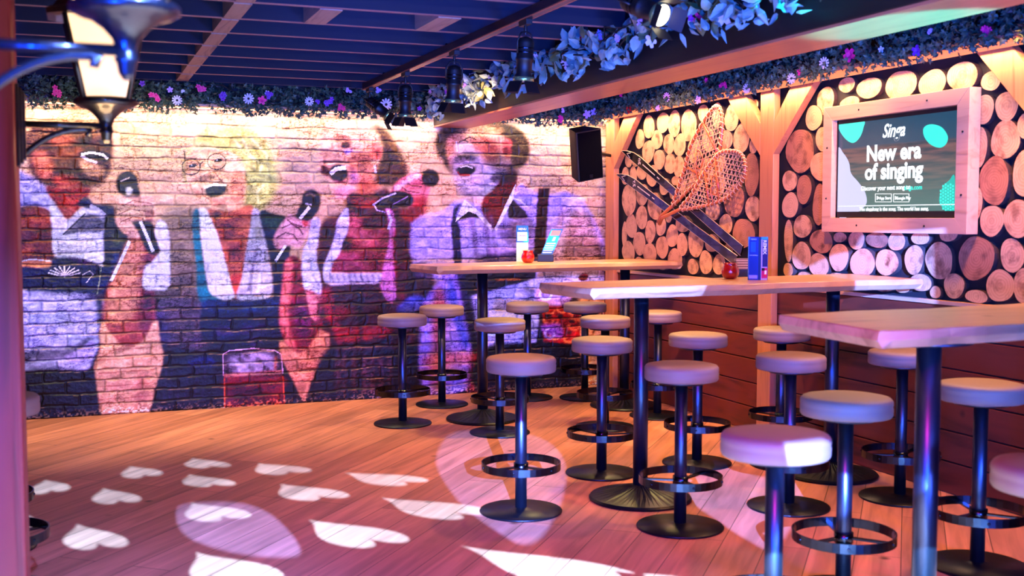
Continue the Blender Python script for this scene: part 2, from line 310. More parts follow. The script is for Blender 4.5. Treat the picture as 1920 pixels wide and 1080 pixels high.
ENDG2 = end_mat('log_end_grain_aged', (.72, .46, .33), (.58, .34, .23), (.28, .14, .1))
BARK = plain('log_bark', (.22, .13, .09), .9, scale=40, var=.5, bump=.6)
XL = W-.035
logs = [tuple(float(a) for a in s.split(',')) for s in LG.split(';')]
recs = []
aged = {(1499.7, 283), (1829, 484), (1863, 339), (1534.6, 384), (1539.4, 452.4), (1393.8, 437.7), (1409, 327), (1505.7, 355), (1643, 450), (1374.5, 376)}
for (cx, cy, rx, ry) in logs:
    c = onx(cx, cy, XL); hy = abs(onx(cx-rx, cy, XL).y-onx(cx+rx, cy, XL).y)/2; hz = abs(onx(cx, cy-ry, XL).z-onx(cx, cy+ry, XL).z)/2
    recs.append([cx, cy, c, hy, hz])
for r in recs:   # keep neighbours apart and clear of posts and cap
    cx, cy, c, hy, hz = r
    c.z = max(c.z, 1.024+hz) if c.z-hz < 1.022 else c.z
    for (a, b) in ((6.145, 6.297), (8.438, 8.60)):
        if c.y+hy > a and c.y-hy < b:
            if c.y < (a+b)/2: nh = (a-.004-(c.y-hy))/2; c.y = c.y-hy+nh; r[3] = nh
            else: nh = ((c.y+hy)-(b+.004))/2; c.y = c.y+hy-nh; r[3] = nh
def rowname(z):
    return ['against the wainscot cap', 'in the low rows', 'in the middle rows', 'in the upper rows', 'right under the light strip'][0 if z < 1.17 else 1 if z < 1.45 else 2 if z < 1.78 else 3 if z < 2.07 else 4]
ORD = 'first second third fourth fifth sixth seventh eighth ninth tenth eleventh twelfth thirteenth fourteenth fifteenth sixteenth seventeenth eighteenth nineteenth twentieth'.split()
groups = {}
for r in recs: groups.setdefault(('ski' if r[0] < 1440 else 'screen', rowname(r[2].z)), []).append(r)
for (pan, row), rs in groups.items():
    rs.sort(key=lambda r: r[0])
    for q, (cx, cy, c, hy, hz) in enumerate(rs):
        if hy < .012: continue
        n = 26; poly = []; rr = random.Random(int(cx*7+cy)); ph = [rr.uniform(0, 6.28) for _ in range(3)]; big = hy*hz > .009
        for k in range(n):
            a = 2*math.pi*k/n; s = 1+.035*math.sin(2*a+ph[0])+.03*math.sin(3*a+ph[1])+(.02 if big else .01)*math.sin(5*a+ph[2])
            poly.append(Vector((0, math.cos(a)*hy*s*1.04, math.sin(a)*hz*s*1.04)))
        dep = rr.uniform(.026, .034)
        mb = MB().prism([p*1.0 for p in poly], (dep, 0, 0), 0, 1)
        old = any(abs(cx-a[0]) < .6 and abs(cy-a[1]) < .6 for a in aged)
        o = mb.build('log_slice', [ENDG2 if old else ENDG, BARK], loc=(W-.001-dep, c.y, c.z))
        sz = 'large' if hy*hz > .012 else ('small' if hy*hz < .0035 else 'mid-sized')
        tag(o, '%s %slog slice %s, %s panel, %s from left' % (sz, 'weathered ' if old else 'pale ', row, pan, ORD[q]) if q < 20 else 'log slice', 'log slice', 'log slices on the wall')
# ------------------------------------------------------------------ the brick mural
NX, NZ = 940, 430
X0, X1, Z0, Z1 = -.85, 4.305, 0.0, 2.34
gx = np.linspace(X0, X1, NX); gz = np.linspace(Z0, Z1, NZ); GX, GZ = np.meshgrid(gx, gz)
ddx, ddz = gx[1]-gx[0], gz[1]-gz[0]
def vnoise(cx, cz, seed):
    r = np.random.RandomState(seed); a = r.rand(int((Z1-Z0)/cz)+3, int((X1-X0)/cx)+3)
    u = (GX-X0)/cx; v = (GZ-Z0)/cz; i = u.astype(int); j = v.astype(int); fu = u-i; fv = v-j
    fu = fu*fu*(3-2*fu); fv = fv*fv*(3-2*fv)
    return (a[j, i]*(1-fu)+a[j, i+1]*fu)*(1-fv)+(a[j+1, i]*(1-fu)+a[j+1, i+1]*fu)*fv
n1, n2, n3, n4 = vnoise(.30, .12, 1), vnoise(.05, .022, 2), vnoise(.013, .010, 3), vnoise(.10, .05, 4)
CO, BL = .0862, .262
vz = GZ+(vnoise(.22, .05, 5)-.5)*.020+(n2-.5)*.007; row = np.floor(vz/CO).astype(int)
rj = np.random.RandomState(3).rand(60)*.10; off = (row % 2)*BL*.5+rj[row % 60]
hx = GX+(n4-.5)*.02+off+10; col = np.floor(hx/BL).astype(int)
du = np.minimum(hx-col*BL, (col+1)*BL-hx); dv = np.minimum(vz-row*CO, (row+1)*CO-vz)
ed = np.minimum(du, dv)
mort = np.clip(1-(ed-.004)/.006, 0, 1)
bid = (row*131+col*17) % 997; bt = np.random.RandomState(5).rand(997, 3)[bid]
H = np.clip(ed/.011, 0, 1)**.6*.009 + (n3-.5)*.0032*(1-mort*.5)+(n2-.5)*.004 + (bt[..., 0]-.5)*.004
A = np.zeros((NZ, NX, 3))
def lin(c): return np.array(srgb(c)[:3])
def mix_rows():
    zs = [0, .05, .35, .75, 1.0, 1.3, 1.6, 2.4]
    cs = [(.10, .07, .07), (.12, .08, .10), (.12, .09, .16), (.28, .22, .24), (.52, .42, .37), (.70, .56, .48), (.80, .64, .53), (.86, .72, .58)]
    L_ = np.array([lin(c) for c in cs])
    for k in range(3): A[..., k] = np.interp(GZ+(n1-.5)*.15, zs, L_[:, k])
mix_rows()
def blur(a, r):
    if r <= 0: return a
    for ax in (0, 1):
        for _ in range(2):
            k = int(r)*2+1; p = np.pad(a, [(k//2, k//2) if i == ax else (0, 0) for i in (0, 1)], mode='edge')
            c = np.cumsum(p, axis=ax); c = np.concatenate([np.zeros_like(np.take(c, [0], axis=ax)), c], axis=ax)
            n = a.shape[ax]
            a = (np.take(c, range(k, k+n), axis=ax)-np.take(c, range(0, n), axis=ax))/k
    return a
def smooth(pts, n=5):
    out = []; N = len(pts)
    for i in range(N):
        p0, p1, p2, p3 = pts[i-1], pts[i], pts[(i+1) % N], pts[(i+2) % N]
        for k in range(n):
            t = k/n
            out.append(tuple(.5*((2*p1[a])+(-p0[a]+p2[a])*t+(2*p0[a]-5*p1[a]+4*p2[a]-p3[a])*t*t+(-p0[a]+3*p1[a]-3*p2[a]+p3[a])*t**3) for a in (0, 1)))
    return out
def wallpt(p):
    q = ony(p[0], p[1], D); return ((q.x-X0)/ddx, (q.z-Z0)/ddz)
def fill(pts, colr, soft=1, al=1.0, sm=True, tex=.35):
    """pts: outline read off the picture, carried onto the mural's own surface"""
    if sm: pts = smooth(pts)
    P_ = np.array([wallpt(p) for p in pts]); pad = int(soft)*3+2
    i0, i1 = max(0, int(P_[:, 0].min())-pad), min(NX, int(P_[:, 0].max())+pad+1)
    j0, j1 = max(0, int(P_[:, 1].min())-pad), min(NZ, int(P_[:, 1].max())+pad+1)
    if i1 <= i0 or j1 <= j0: return
    xx, yy = np.meshgrid(np.arange(i0, i1), np.arange(j0, j1)); ins = np.zeros(xx.shape, bool); n = len(P_)
    for k in range(n):
        x1, y1 = P_[k]; x2, y2 = P_[(k+1) % n]
        if y1 == y2: continue
        cond = ((y1 > yy) != (y2 > yy)) & (xx < (x2-x1)*(yy-y1)/(y2-y1)+x1); ins ^= cond
    a = blur(ins.astype(float), soft)*al
    t = (n2[j0:j1, i0:i1]-.5)*tex+(n3[j0:j1, i0:i1]-.5)*tex*.6+(n4[j0:j1, i0:i1]-.5)*tex*.6
    c = lin(colr)[None, None, :]*(1+t[..., None])
    A[j0:j1, i0:i1] = A[j0:j1, i0:i1]*(1-a[..., None])+c*a[..., None]
def ell(cx, cy, rx, ry, colr, soft=1, al=1, rot=0, tex=.35):
    r = math.radians(rot)
    fill([(cx+rx*math.cos(a)*math.cos(r)-ry*math.sin(a)*math.sin(r), cy+rx*math.cos(a)*math.sin(r)+ry*math.sin(a)*math.cos(r)) for a in [k*math.pi/10 for k in range(20)]], colr, soft, al, False, tex)
def line(pts, wd, colr, soft=0, al=1):
    L_, R_ = [], []
    for i, p in enumerate(pts):
        a = pts[max(0, i-1)]; b = pts[min(len(pts)-1, i+1)]; dx, dy = b[0]-a[0], b[1]-a[1]; l_ = math.hypot(dx, dy) or 1
        nx_, ny_ = -dy/l_*wd/2, dx/l_*wd/2; L_.append((p[0]+nx_, p[1]+ny_)); R_.append((p[0]-nx_, p[1]-ny_))
    fill(L_+R_[::-1], colr, soft, al, False, .1)
F_ = fill
NAVY, BLK, SKIN, DSK, WHT, LAV, RED, DRED = (.07, .11, .28), (.05, .045, .06), (.86, .66, .58), (.33, .21, .17), (.88, .86, .90), (.66, .60, .86), (.60, .13, .20), (.26, .03, .08)
# broad backgrounds
F_([(20,640),(330,640),(520,620),(640,640),(780,640),(900,650),(1085,650),(1090,735),(20,800)], (.075,.055,.06), 6, .85)
F_([(300,405),(372,405),(372,560),(385,645),(300,600)], (.47,.40,.34), 4, .8)
F_([(300,560),(385,570),(388,650),(300,640)], (.36,.28,.34), 4, .9)
F_([(205,560),(300,575),(320,640),(290,645),(200,600)], (.12,.13,.36), 6, .6)
F_([(1005,505),(1140,505),(1140,560),(1085,560),(1085,735),(1140,735),(1140,505)], (.85,.62,.48), 3, .7)
F_([(1086,562),(1140,562),(1140,740),(1094,740)], (.86,.62,.46), 2, 1, False)
# man on the left
F_([(47,262),(70,236),(120,232),(170,232),(205,238),(212,285),(205,325),(190,346),(165,353),(120,352),(80,348),(62,332),(52,305)], DSK, 2)
F_([(48,240),(80,228),(200,226),(206,250),(150,258),(90,262),(58,275)], (.55,.40,.30), 4, .5)
F_([(62,290),(82,285),(98,305),(96,330),(80,335),(66,318)], (.80,.46,.38), 3, .9)
F_([(100,330),(140,335),(150,350),(110,352)], (.72,.30,.28), 3, .8)
F_([(150,302),(170,305),(190,315),(196,325),(176,330),(158,322)], (.92,.72,.60), 2, .95)
F_([(95,258),(130,255),(140,268),(118,276),(98,272)], (.62,.34,.26), 3, .8)
F_([(100,280),(150,275),(150,296),(110,300)], (.5,.28,.2), 3, .7)
line([(90,278),(120,276),(150,272)], 4, BLK, 1, .8); line([(100,322),(150,322),(200,324)], 5, (.08,.05,.14), 1, .8)
F_([(148,288),(165,281),(195,284),(207,292),(200,303),(180,300),(160,296)], (.10,.05,.07), 1)
line([(152,290),(170,286),(192,290),(202,298)], 4.5, WHT, 0, .95); line([(152,292),(165,300),(182,305)], 5, (.85,.80,.92), 0, .9)
F_([(150,262),(172,252),(170,268),(155,276)], (.14,.08,.06), 1, .8); F_([(185,262),(208,262),(208,275),(192,275)], (.12,.06,.06), 1, .8)
F_([(20,320),(55,330),(85,350),(95,372),(96,398),(20,398)], (.66,.64,.84), 2)
line([(20,345),(60,350),(92,360)], 3, (.22,.2,.5), 1, .7); line([(22,385),(60,380),(92,388)], 4, (.25,.24,.5), 1, .7)
F_([(86,350),(120,353),(168,353),(158,378),(140,400),(130,412),(112,398),(98,375)], (.55,.10,.15), 1)
F_([(106,372),(142,372),(140,384),(112,386)], (.78,.30,.22), 1, .8); F_([(118,392),(140,390),(130,410)], (.72,.36,.34), 1, .8)
F_([(22,397),(96,396),(101,486),(24,490)], (.42,.19,.11), 1); 
F_([(35,405),(85,400),(90,420),(40,425)], (.66,.33,.18), 3, .6); F_([(35,465),(60,462),(62,478),(38,480)], (.72,.38,.22), 2, .7)
F_([(26,492),(50,487),(80,486),(104,491),(90,500),(50,504),(26,503)], (.82,.50,.36), 1); line([(26,492),(60,486),(100,490)], 2.5, WHT, 0, .8)
F_([(94,374),(112,395),(126,412),(150,393),(172,384),(196,398),(194,500),(150,486),(104,482),(98,430)], (.80,.79,.90), 1)
F_([(147,386),(152,373),(166,371),(178,382),(206,384),(215,392),(205,413),(176,395),(160,390)], NAVY, 1)
F_([(170,383),(188,392),(208,412),(196,414),(172,398)], (.72,.70,.82), 0)
F_([(122,437),(140,418),(166,400),(193,413),(193,434),(150,436),(128,440)], (.30,.28,.36), 1, .9)
line([(160,400),(118,440)], 3, (.12,.1,.2), 0, .8)
F_([(195,413),(207,400),(224,398),(240,440),(228,480),(210,525),(198,568),(192,540),(194,480)], (.13,.13,.17), 1)
F_([(210,440),(235,436),(232,460),(212,462)], (.30,.33,.22), 2, .6); F_([(212,480),(226,480),(214,520),(206,520)], (.15,.2,.4), 2, .7)
F_([(100,484),(150,486),(196,502),(206,520),(206,550),(26,552),(26,503),(90,502)], NAVY, 1)
F_([(125,482),(150,483),(190,498),(150,496)], (.30,.15,.36), 1, .7)
for a in range(-80, 81, 20):
    r_ = math.radians(a); line([(121, 518), (121+14*math.sin(r_)*.8, 518-10*math.cos(r_)), (121+31*math.sin(r_), 518-16*math.cos(r_)-4)], 2.2, (.85,.82,.92), 0, .9)
line([(155,515),(168,508),(175,514),(168,522),(162,530)], 1.6, (.75,.72,.8), 0, .8); line([(190,500),(186,530),(182,552)], 2, (.6,.62,.5), 0, .7)
F_([(28,556),(60,548),(100,549),(150,551),(190,560),(200,575),(196,620),(185,650),(170,682),(150,698),(60,694),(36,690)], (.68,.66,.86), 2)
for x_ in (70, 105, 140): line([(x_+10, 560), (x_, 600), (x_-8, 650)], 3, (.45,.42,.7), 1, .6)
F_([(36,662),(80,655),(130,650),(165,632),(172,640),(140,665),(90,672),(40,678)], (.20,.16,.24), 2, .8)
F_([(120,668),(150,655),(172,636),(178,650),(168,672),(140,680)], (.62,.56,.78), 1, .9)
F_([(30,700),(180,695),(190,720),(200,790),(30,800)], (.06,.045,.055), 3, .9)
F_([(180,560),(196,575),(192,690),(172,700),(185,650)], (.05,.07,.2), 2, .9)
# second singer: forearm, hand, microphone, sleeve
F_([(244,446),(262,440),(285,440),(292,470),(286,520),(290,580),(286,620),(262,646),(232,650),(206,628),(192,600),(196,560),(210,520),(232,478)], (.62,.30,.26), 2)
F_([(240,455),(268,452),(270,490),(262,560),(240,600),(200,600),(210,530),(228,485)], (.82,.55,.44), 3, .9)
F_([(270,480),(288,480),(286,560),(290,600),(268,630),(262,560)], (.36,.14,.24), 4, .8)
line([(243,452),(228,485),(208,527)], 6, WHT, 0)
F_([(192,600),(205,622),(226,646),(250,650),(272,636),(287,604),(296,600),(300,640),(307,664),(302,690),(293,722),(286,750),(280,772),(190,781),(184,740),(177,690),(178,678),(188,655),(186,625)], (.86,.62,.50), 1, sm=False)
F_([(222,636),(250,630),(262,640),(246,652),(228,650)], (.55,.22,.14), 3, .7); F_([(255,705),(280,700),(275,760),(255,770)], (.72,.42,.36), 3, .6)
for y_ in (655, 672, 697, 722, 746): line([(184, y_+3), (230, y_), (290, y_-5)], 2, (.70,.36,.30), 0, .7)
F_([(272,500),(286,490),(300,470),(292,450),(290,430),(298,413),(310,420),(317,445),(318,500),(316,538),(290,544),(268,538)], WHT, 1)
line([(297,430),(300,445)], 4, (.6,.58,.75), 1, .6); line([(285,520),(310,512)], 2, (.6,.58,.7), 1, .6)
F_([(228,372),(252,364),(285,370),(290,392),(288,418),(280,432),(262,446),(240,442),(224,428),(215,408),(220,388)], SKIN, 1)
for ln in ([(230,386),(250,376),(284,382)], [(222,402),(245,392),(284,398)], [(226,416),(250,406),(270,410)]): line(ln, 2, (.50,.25,.26), 0, .8)
F_([(270,395),(288,395),(288,412),(276,416)], (.45,.18,.24), 1, .7)
ell(238, 344, 21, 23, (.07,.06,.07), 1); F_([(222,358),(250,352),(262,366),(250,370),(236,370)], (.25,.25,.24), 1, .8)
F_([(248,350),(260,352),(262,366),(252,366)], (.05,.06,.1), 1); line([(226,340),(243,333)], 2.5, (.8,.75,.72), 0); ell(242, 358, 6, 7, (.92,.92,.92), 1)
F_([(248,416),(283,416),(290,440),(299,468),(292,476),(278,474),(266,452),(256,430)], (.07,.08,.13), 1)
line([(263,415),(275,442),(287,472)], 6, (.92,.90,.94), 0)
# laughing woman with glasses
F_([(372,252),(400,238),(440,236),(482,250),(508,285),(520,335),(512,370),(490,396),(470,398),(455,372),(458,320),(440,295),(400,278),(372,280)], (.72,.68,.44), 3, .95)
F_([(345,290),(360,275),(385,268),(400,280),(360,290)], (.86,.80,.58), 2, .9); line([(345,300),(344,325),(350,345)], 5, (.62,.56,.36), 1, .9)
for ln in ([(455,262),(468,290),(492,310),(486,325)], [(470,258),(500,290),(505,330)], [(440,262),(455,285),(478,300)], [(495,345),(480,362),(486,385)]): line(ln, 3, (.95,.92,.74), 1, .7)
for ln in ([(425,285),(448,290),(460,268)], [(475,275),(490,300),(480,318),(468,316)], [(458,335),(470,350),(465,378)], [(500,300),(508,340)]): line(ln, 3, (.36,.34,.15), 1, .8)
F_([(352,300),(362,284),(390,278),(430,284),(455,305),(460,340),(455,372),(434,392),(405,396),(384,382),(368,358),(352,340)], (.86,.67,.56), 1)
line([(425,322),(436,345),(434,372),(415,390)], 3, (.62,.34,.28), 2, .8)
line([(366,330),(372,346),(380,356)], 3, (.55,.30,.24), 1, .8)
F_([(395,372),(412,376),(426,366),(420,384),(402,388)], (.78,.48,.42), 2, .8)
line([(396,290),(410,288),(424,292)], 2.5, (.50,.36,.24), 1, .8)
line([(350,302),(360,298),(370,302)], 2.5, (.50,.36,.24), 1, .8)
F_([(438,320),(458,330),(456,372),(438,388),(430,360)], (.82,.50,.40), 3, .8); F_([(357,338),(368,352),(378,368),(366,362)], (.85,.52,.42), 2, .8)
F_([(384,355),(400,346),(424,348),(420,362),(405,370),(390,368)], (.22,.24,.16), 1); line([(382,352),(400,346),(424,347)], 4.5, (.96,.95,.92), 0)
line([(378,352),(380,366),(392,374)], 2, (.5,.22,.2), 0, .8); line([(402,322),(410,334),(420,344)], 2.2, (.55,.25,.22), 0, .8)
F_([(378,330),(395,326),(402,332),(385,336)], (.60,.42,.34), 1, .8); ell(376, 336, 3, 6, (.3,.2,.2), 1, .7)
for (a, b) in ((358, 313), (406, 303)):
    pts = [(a+17*math.cos(k*math.pi/12), b+15*math.sin(k*math.pi/12)) for k in range(25)]; line(pts, 1.8, (.28,.25,.22), 0)
    ell(a+3, b-2, 8, 3.4, (.12,.10,.10), 0, .95, -10); ell(a+1, b-3, 2, 1.4, (.9,.9,.9), 0, .9); line([(a-8, b-7), (a+4, b-9), (a+12, b-5)], 1.6, (.55,.35,.3), 0, .7)
line([(374,310),(380,303),(389,303)], 2, (.25,.22,.2), 0); line([(423,299),(455,296)], 2, (.45,.4,.25), 0, .8)
line([(345,282),(347,300)], 3, (.3,.22,.15), 0, .8)
F_([(390,392),(430,396),(470,384),(476,410),(470,450),(460,510),(444,560),(438,548),(426,500),(408,450),(392,420)], (.72,.38,.27), 1)
F_([(400,420),(430,418),(440,440),(425,455),(408,448)], (.45,.22,.18), 3, .8); F_([(425,460),(450,455),(448,480),(432,485)], (.38,.16,.16), 3, .8); F_([(400,396),(415,400),(410,412),(398,410)], (.3,.25,.15), 2, .8)
F_([(430,520),(455,515),(446,555),(438,548)], (.72,.20,.10), 2, .8)
F_([(474,392),(486,396),(496,430),(505,490),(511,540),(502,558),(470,563),(443,558),(452,525),(460,475),(468,430)], (.70,.66,.72), 1)
line([(480,470),(472,510),(466,545)], 6, (.35,.28,.45), 1, .7); line([(494,470),(488,515),(482,550)], 4, (.85,.80,.9), 1, .8); ell(484, 430, 8, 20, (.62,.58,.46), 3, .6)
F_([(372,394),(385,392),(397,415),(412,455),(424,500),(436,545),(440,556),(418,563),(398,555),(388,530),(380,470),(374,420)], (.92,.90,.90), 1)
F_([(362,400),(372,393),(375,440),(384,510),(392,548),(415,562),(395,566),(372,560),(368,500),(361,440)], (.03,.42,.46), 1)
F_([(486,398),(515,402),(540,410),(545,440),(540,500),(528,560),(525,610),(518,640),(388,642),(384,566),(440,566),(505,560),(512,540),(505,480)], (.04,.09,.22), 1)
F_([(490,400),(515,402),(538,412),(538,428),(515,430),(497,424)], (.20,.30,.14), 2, .8)
F_([(384,562),(440,568),(512,562),(515,580),(390,584)], (.04,.20,.38), 2, .9)
for (x_, y_, w_) in ((405,612,30),(450,612,24),(482,610,14),(360,632,25),(470,632,20)): F_([(x_,y_),(x_+w_,y_-1),(x_+w_,y_+14),(x_,y_+15)], (.26,.18,.34), 2, .7)
F_([(357,672),(395,670),(402,686),(358,688)], (.10,.16,.38), 2, .9)
for x_ in (312, 322, 338, 352, 370, 384): line([(x_, 692), (x_-3, 725), (x_-5, 750)], 2.5, (.30,.26,.36), 1, .7)
# tankard
F_([(418,664),(430,657),(475,653),(515,657),(527,664),(529,700),(534,758),(419,768)], (.30,.22,.30), 0, sm=False)
F_([(430,672),(450,668),(480,662),(510,668),(512,692),(480,700),(440,698)], (.70,.62,.78), 3, .85)
for (x_, y_) in ((438,690),(452,675),(470,690),(486,676),(500,692),(462,668)): ell(x_, y_, 8, 5, (.24,.15,.22), 1, .7, 30)
F_([(419,706),(470,704),(530,702),(534,758),(420,768)], (.46,.09,.05), 1, sm=False); F_([(424,712),(525,706),(527,725),(424,728)], (.55,.10,.04), 3, .7); F_([(440,732),(490,728),(500,755),(445,758)], (.25,.08,.04), 4, .8)
line([(419,704),(470,700),(530,696)], 5, (.85,.52,.48), 1, .9); line([(418,705),(418,664),(430,657),(475,653),(515,657),(527,664),(530,700)], 2, (.86,.66,.78), 0)
line([(421,707),(421,765)], 2.5, (.85,.35,.2), 0, .9); line([(530,705),(533,755)], 2.5, (.85,.35,.2), 0, .9); line([(517,668),(515,692)], 4, (.8,.4,.25), 1, .8)
# third singer: arm, sleeve, hand and microphone, face
F_([(596,440),(640,400),(770,400),(780,560),(775,640),(740,690),(640,700),(600,640)], DRED, 3)
F_([(535,488),(552,480),(570,500),(572,545),(585,600),(602,598),(603,612),(590,640),(572,656),(552,660),(534,642),(524,600),(527,560),(531,520)], (.44,.09,.16), 1)
F_([(534,492),(548,490),(545,540),(540,590),(545,630),(556,656),(538,645),(524,600),(528,550)], (.82,.42,.44), 2, .9)
F_([(556,560),(580,580),(582,620),(566,640),(552,610)], (.30,.08,.34), 4, .7)
F_([(523,640),(532,640),(545,655),(560,662),(576,655),(598,618),(618,625),(617,660),(600,684),(583,715),(571,753),(562,740),(543,702),(527,672)], (.78,.50,.42), 1, sm=False)
F_([(575,540),(602,550),(600,590),(590,602),(580,585)], (.82,.46,.52), 1); F_([(596,558),(606,560),(602,596),(592,602)], (.35,.08,.2), 2, .8)
F_([(582,412),(599,412),(596,450),(592,480),(600,520),(602,552),(585,545),(568,535),(567,476),(578,448)], (.76,.74,.88), 1); line([(585,515),(597,535)], 3, (.4,.35,.55), 1, .8)
F_([(544,402),(562,410),(582,405),(580,428),(566,458),(556,464),(544,460),(520,468),(512,450),(520,430),(532,412)], (.80,.58,.62), 1)
for ln in ([(528,428),(545,420),(560,428),(568,440)], [(518,446),(535,436),(550,440),(558,452)], [(538,412),(548,420),(566,425)]): line(ln, 3, (.32,.10,.22), 0, .8)
ell(572, 416, 6, 9, (.85,.35,.36), 1)
ell(583, 375, 18, 20, (.06,.05,.06), 1); F_([(567,380),(598,386),(588,406),(578,414),(562,412),(554,406)], (.06,.05,.07), 1)
line([(572,366),(582,362),(590,368)], 3, (.62,.52,.52), 1); line([(580,388),(562,410)], 6, (.90,.88,.92), 0); line([(572,382),(584,384)], 3, (.8,.75,.8), 0)
F_([(524,468),(542,462),(536,480),(524,496),(508,492),(514,478)], (.05,.05,.09), 1); line([(535,460),(516,490)], 5, (.82,.82,.90), 0)
F_([(600,262),(606,238),(640,228),(690,232),(712,262),(714,300),(700,330),(672,352),(640,372),(626,366),(628,345),(612,336),(602,322),(598,290)], (.88,.62,.54), 2)
F_([(655,292),(700,285),(705,320),(690,350),(668,352),(655,320)], (.64,.34,.30), 4, .8)
line([(628,258),(642,254),(656,258)], 3, (.34,.18,.14), 1, .8)
line([(612,290),(607,304),(614,310)], 2.5, (.45,.2,.18), 1, .8)
line([(652,300),(660,312),(664,330),(658,350)], 3, (.48,.16,.18), 1, .8)
F_([(640,268),(652,266),(658,272),(650,278),(640,276)], (.10,.06,.07), 1, .9)
F_([(700,235),(725,245),(745,275),(758,300),(765,322),(755,345),(712,348),(700,330),(712,300),(714,268)], (.30,.20,.13), 3)
for k in range(6): line([(715+6*k, 250+9*k), (735+4*k, 262+10*k), (752+2*k, 285+8*k)], 2, (.62,.46,.3), 1, .5)
ell(705, 284, 11, 17, (.92,.50,.46), 1); ell(707, 287, 5, 9, (.5,.15,.15), 2, .8); F_([(695,300),(710,300),(706,308),(698,308)], (.9,.7,.62), 1)
line([(628,265),(645,262),(660,268)], 4, (.28,.10,.10), 1, .9); line([(632,274),(650,276)], 3, (.15,.08,.1), 1, .9); F_([(645,282),(662,280),(650,290)], (.75,.6,.82), 1)
F_([(602,310),(612,312),(620,322),(614,330),(602,325)], (.35,.14,.12), 1); line([(606,304),(630,302),(655,306)], 4, (.20,.06,.08), 1, .9)
ell(634, 325, 18, 17, (.07,.05,.10), 1); line([(619,326),(630,317),(648,314)], 8, (.92,.88,.90), 0); line([(626,340),(640,343),(650,338)], 3.5, (.75,.4,.45), 1, .9)
line([(655,312),(660,325),(655,342)], 5, (.45,.10,.15), 2, .8); line([(663,322),(664,345)], 10, (.62,.50,.74), 4, .6)
ell(645, 360, 20, 12, (.86,.58,.62), 3, .95, -15); F_([(672,345),(700,340),(712,352),(690,370),(668,372)], (.74,.32,.22), 3, .8)
F_([(655,362),(690,366),(722,352),(735,370),(735,395),(730,425),(700,432),(668,425),(650,400)], (.30,.05,.12), 2)
F_([(660,372),(700,372),(705,385),(668,388)], (.58,.14,.14), 2, .8); line([(702,310),(704,325)], 4, (.8,.75,.85), 0)
F_([(652,402),(672,425),(700,432),(728,425),(728,455),(716,515),(620,515),(628,480),(650,440)], (.52,.19,.23), 2)
F_([(655,398),(668,405),(690,440),(712,455),(690,462),(665,452),(650,430)], (.74,.36,.42), 3, .7); ell(648, 460, 12, 12, (.20,.02,.06), 3, .9)
F_([(622,480),(670,478),(678,512),(622,512)], (.58,.24,.34), 3, .8)
F_([(648,390),(654,400),(652,430),(642,455),(638,470),(622,498),(617,528),(608,526),(606,500),(618,470),(628,440),(632,415)], (.78,.76,.90), 1)
F_([(606,512),(720,512),(728,520),(710,531),(620,535),(609,528)], (.72,.68,.80), 1, sm=False)
for x_ in range(620, 712, 11): line([(x_, 514), (x_+5, 530)], 3, (.22,.10,.20), 1, .7)
F_([(722,390),(735,395),(742,420),(738,470),(742,540),(738,566),(724,562),(713,535),(719,495),(729,450),(727,410)], (.74,.46,.66), 1); line([(726,395),(733,412),(728,430)], 5, (.78,.76,.92), 0, .9)
F_([(735,440),(745,440),(745,530),(740,530)], (.55,.1,.2), 2, .8)
F_([(603,545),(618,545),(632,600),(645,650),(638,655),(622,610),(606,575)], (.62,.10,.24), 3, .8); ell(640, 585, 22, 12, (.55,.14,.24), 4, .6)
F_([(640,618),(700,612),(735,616),(720,630),(660,640),(645,640)], (.66,.08,.10), 3, .8); line([(672,540),(675,600),(678,650)], 6, (.05,.02,.06), 2, .9)
F_([(610,655),(700,648),(790,655),(800,750),(600,758)], (.09,.05,.08), 3)
for x_ in (628, 640, 658, 678, 692, 708, 724): F_([(x_,672),(x_+9,668),(x_+10,728),(x_+1,732)], (.36,.22,.24), 2, .75)
line([(630,655),(700,652),(745,650)], 8, (.40,.26,.30), 3, .7)
F_([(735,352),(752,334),(775,326),(798,330),(806,350),(800,375),(788,396),(768,394),(748,372),(730,374)], (.78,.42,.48), 1)
for ln in ([(756,336),(770,348),(790,350)], [(748,346),(762,358),(786,362)], [(776,330),(790,340)]): line(ln, 2.5, (.30,.08,.18), 0, .8)
for (x_, y_) in ((745,352),(756,344),(768,336),(780,330)): ell(x_, y_, 7, 5, (.92,.76,.84), 1, .9, -35)
F_([(775,370),(800,372),(795,405),(772,402)], (.62,.08,.10), 3, .8)
ell(806, 334, 17, 17, (.13,.10,.07), 1); F_([(706,378),(740,358),(772,366),(770,386),(740,390),(708,390)], (.08,.05,.08), 1)
line([(698,385),(716,372),(742,362)], 3, (.78,.74,.90), 0); line([(735,384),(765,368)], 2, (.62,.5,.7), 0, .8); line([(700,382),(706,394),(722,398)], 2, (.75,.68,.9), 0)
F_([(745,395),(795,395),(775,430),(770,640),(745,560),(742,440)], (.30,.03,.08), 2, .9); F_([(752,395),(790,395),(780,412),(755,412)], (.55,.10,.10), 3, .8)
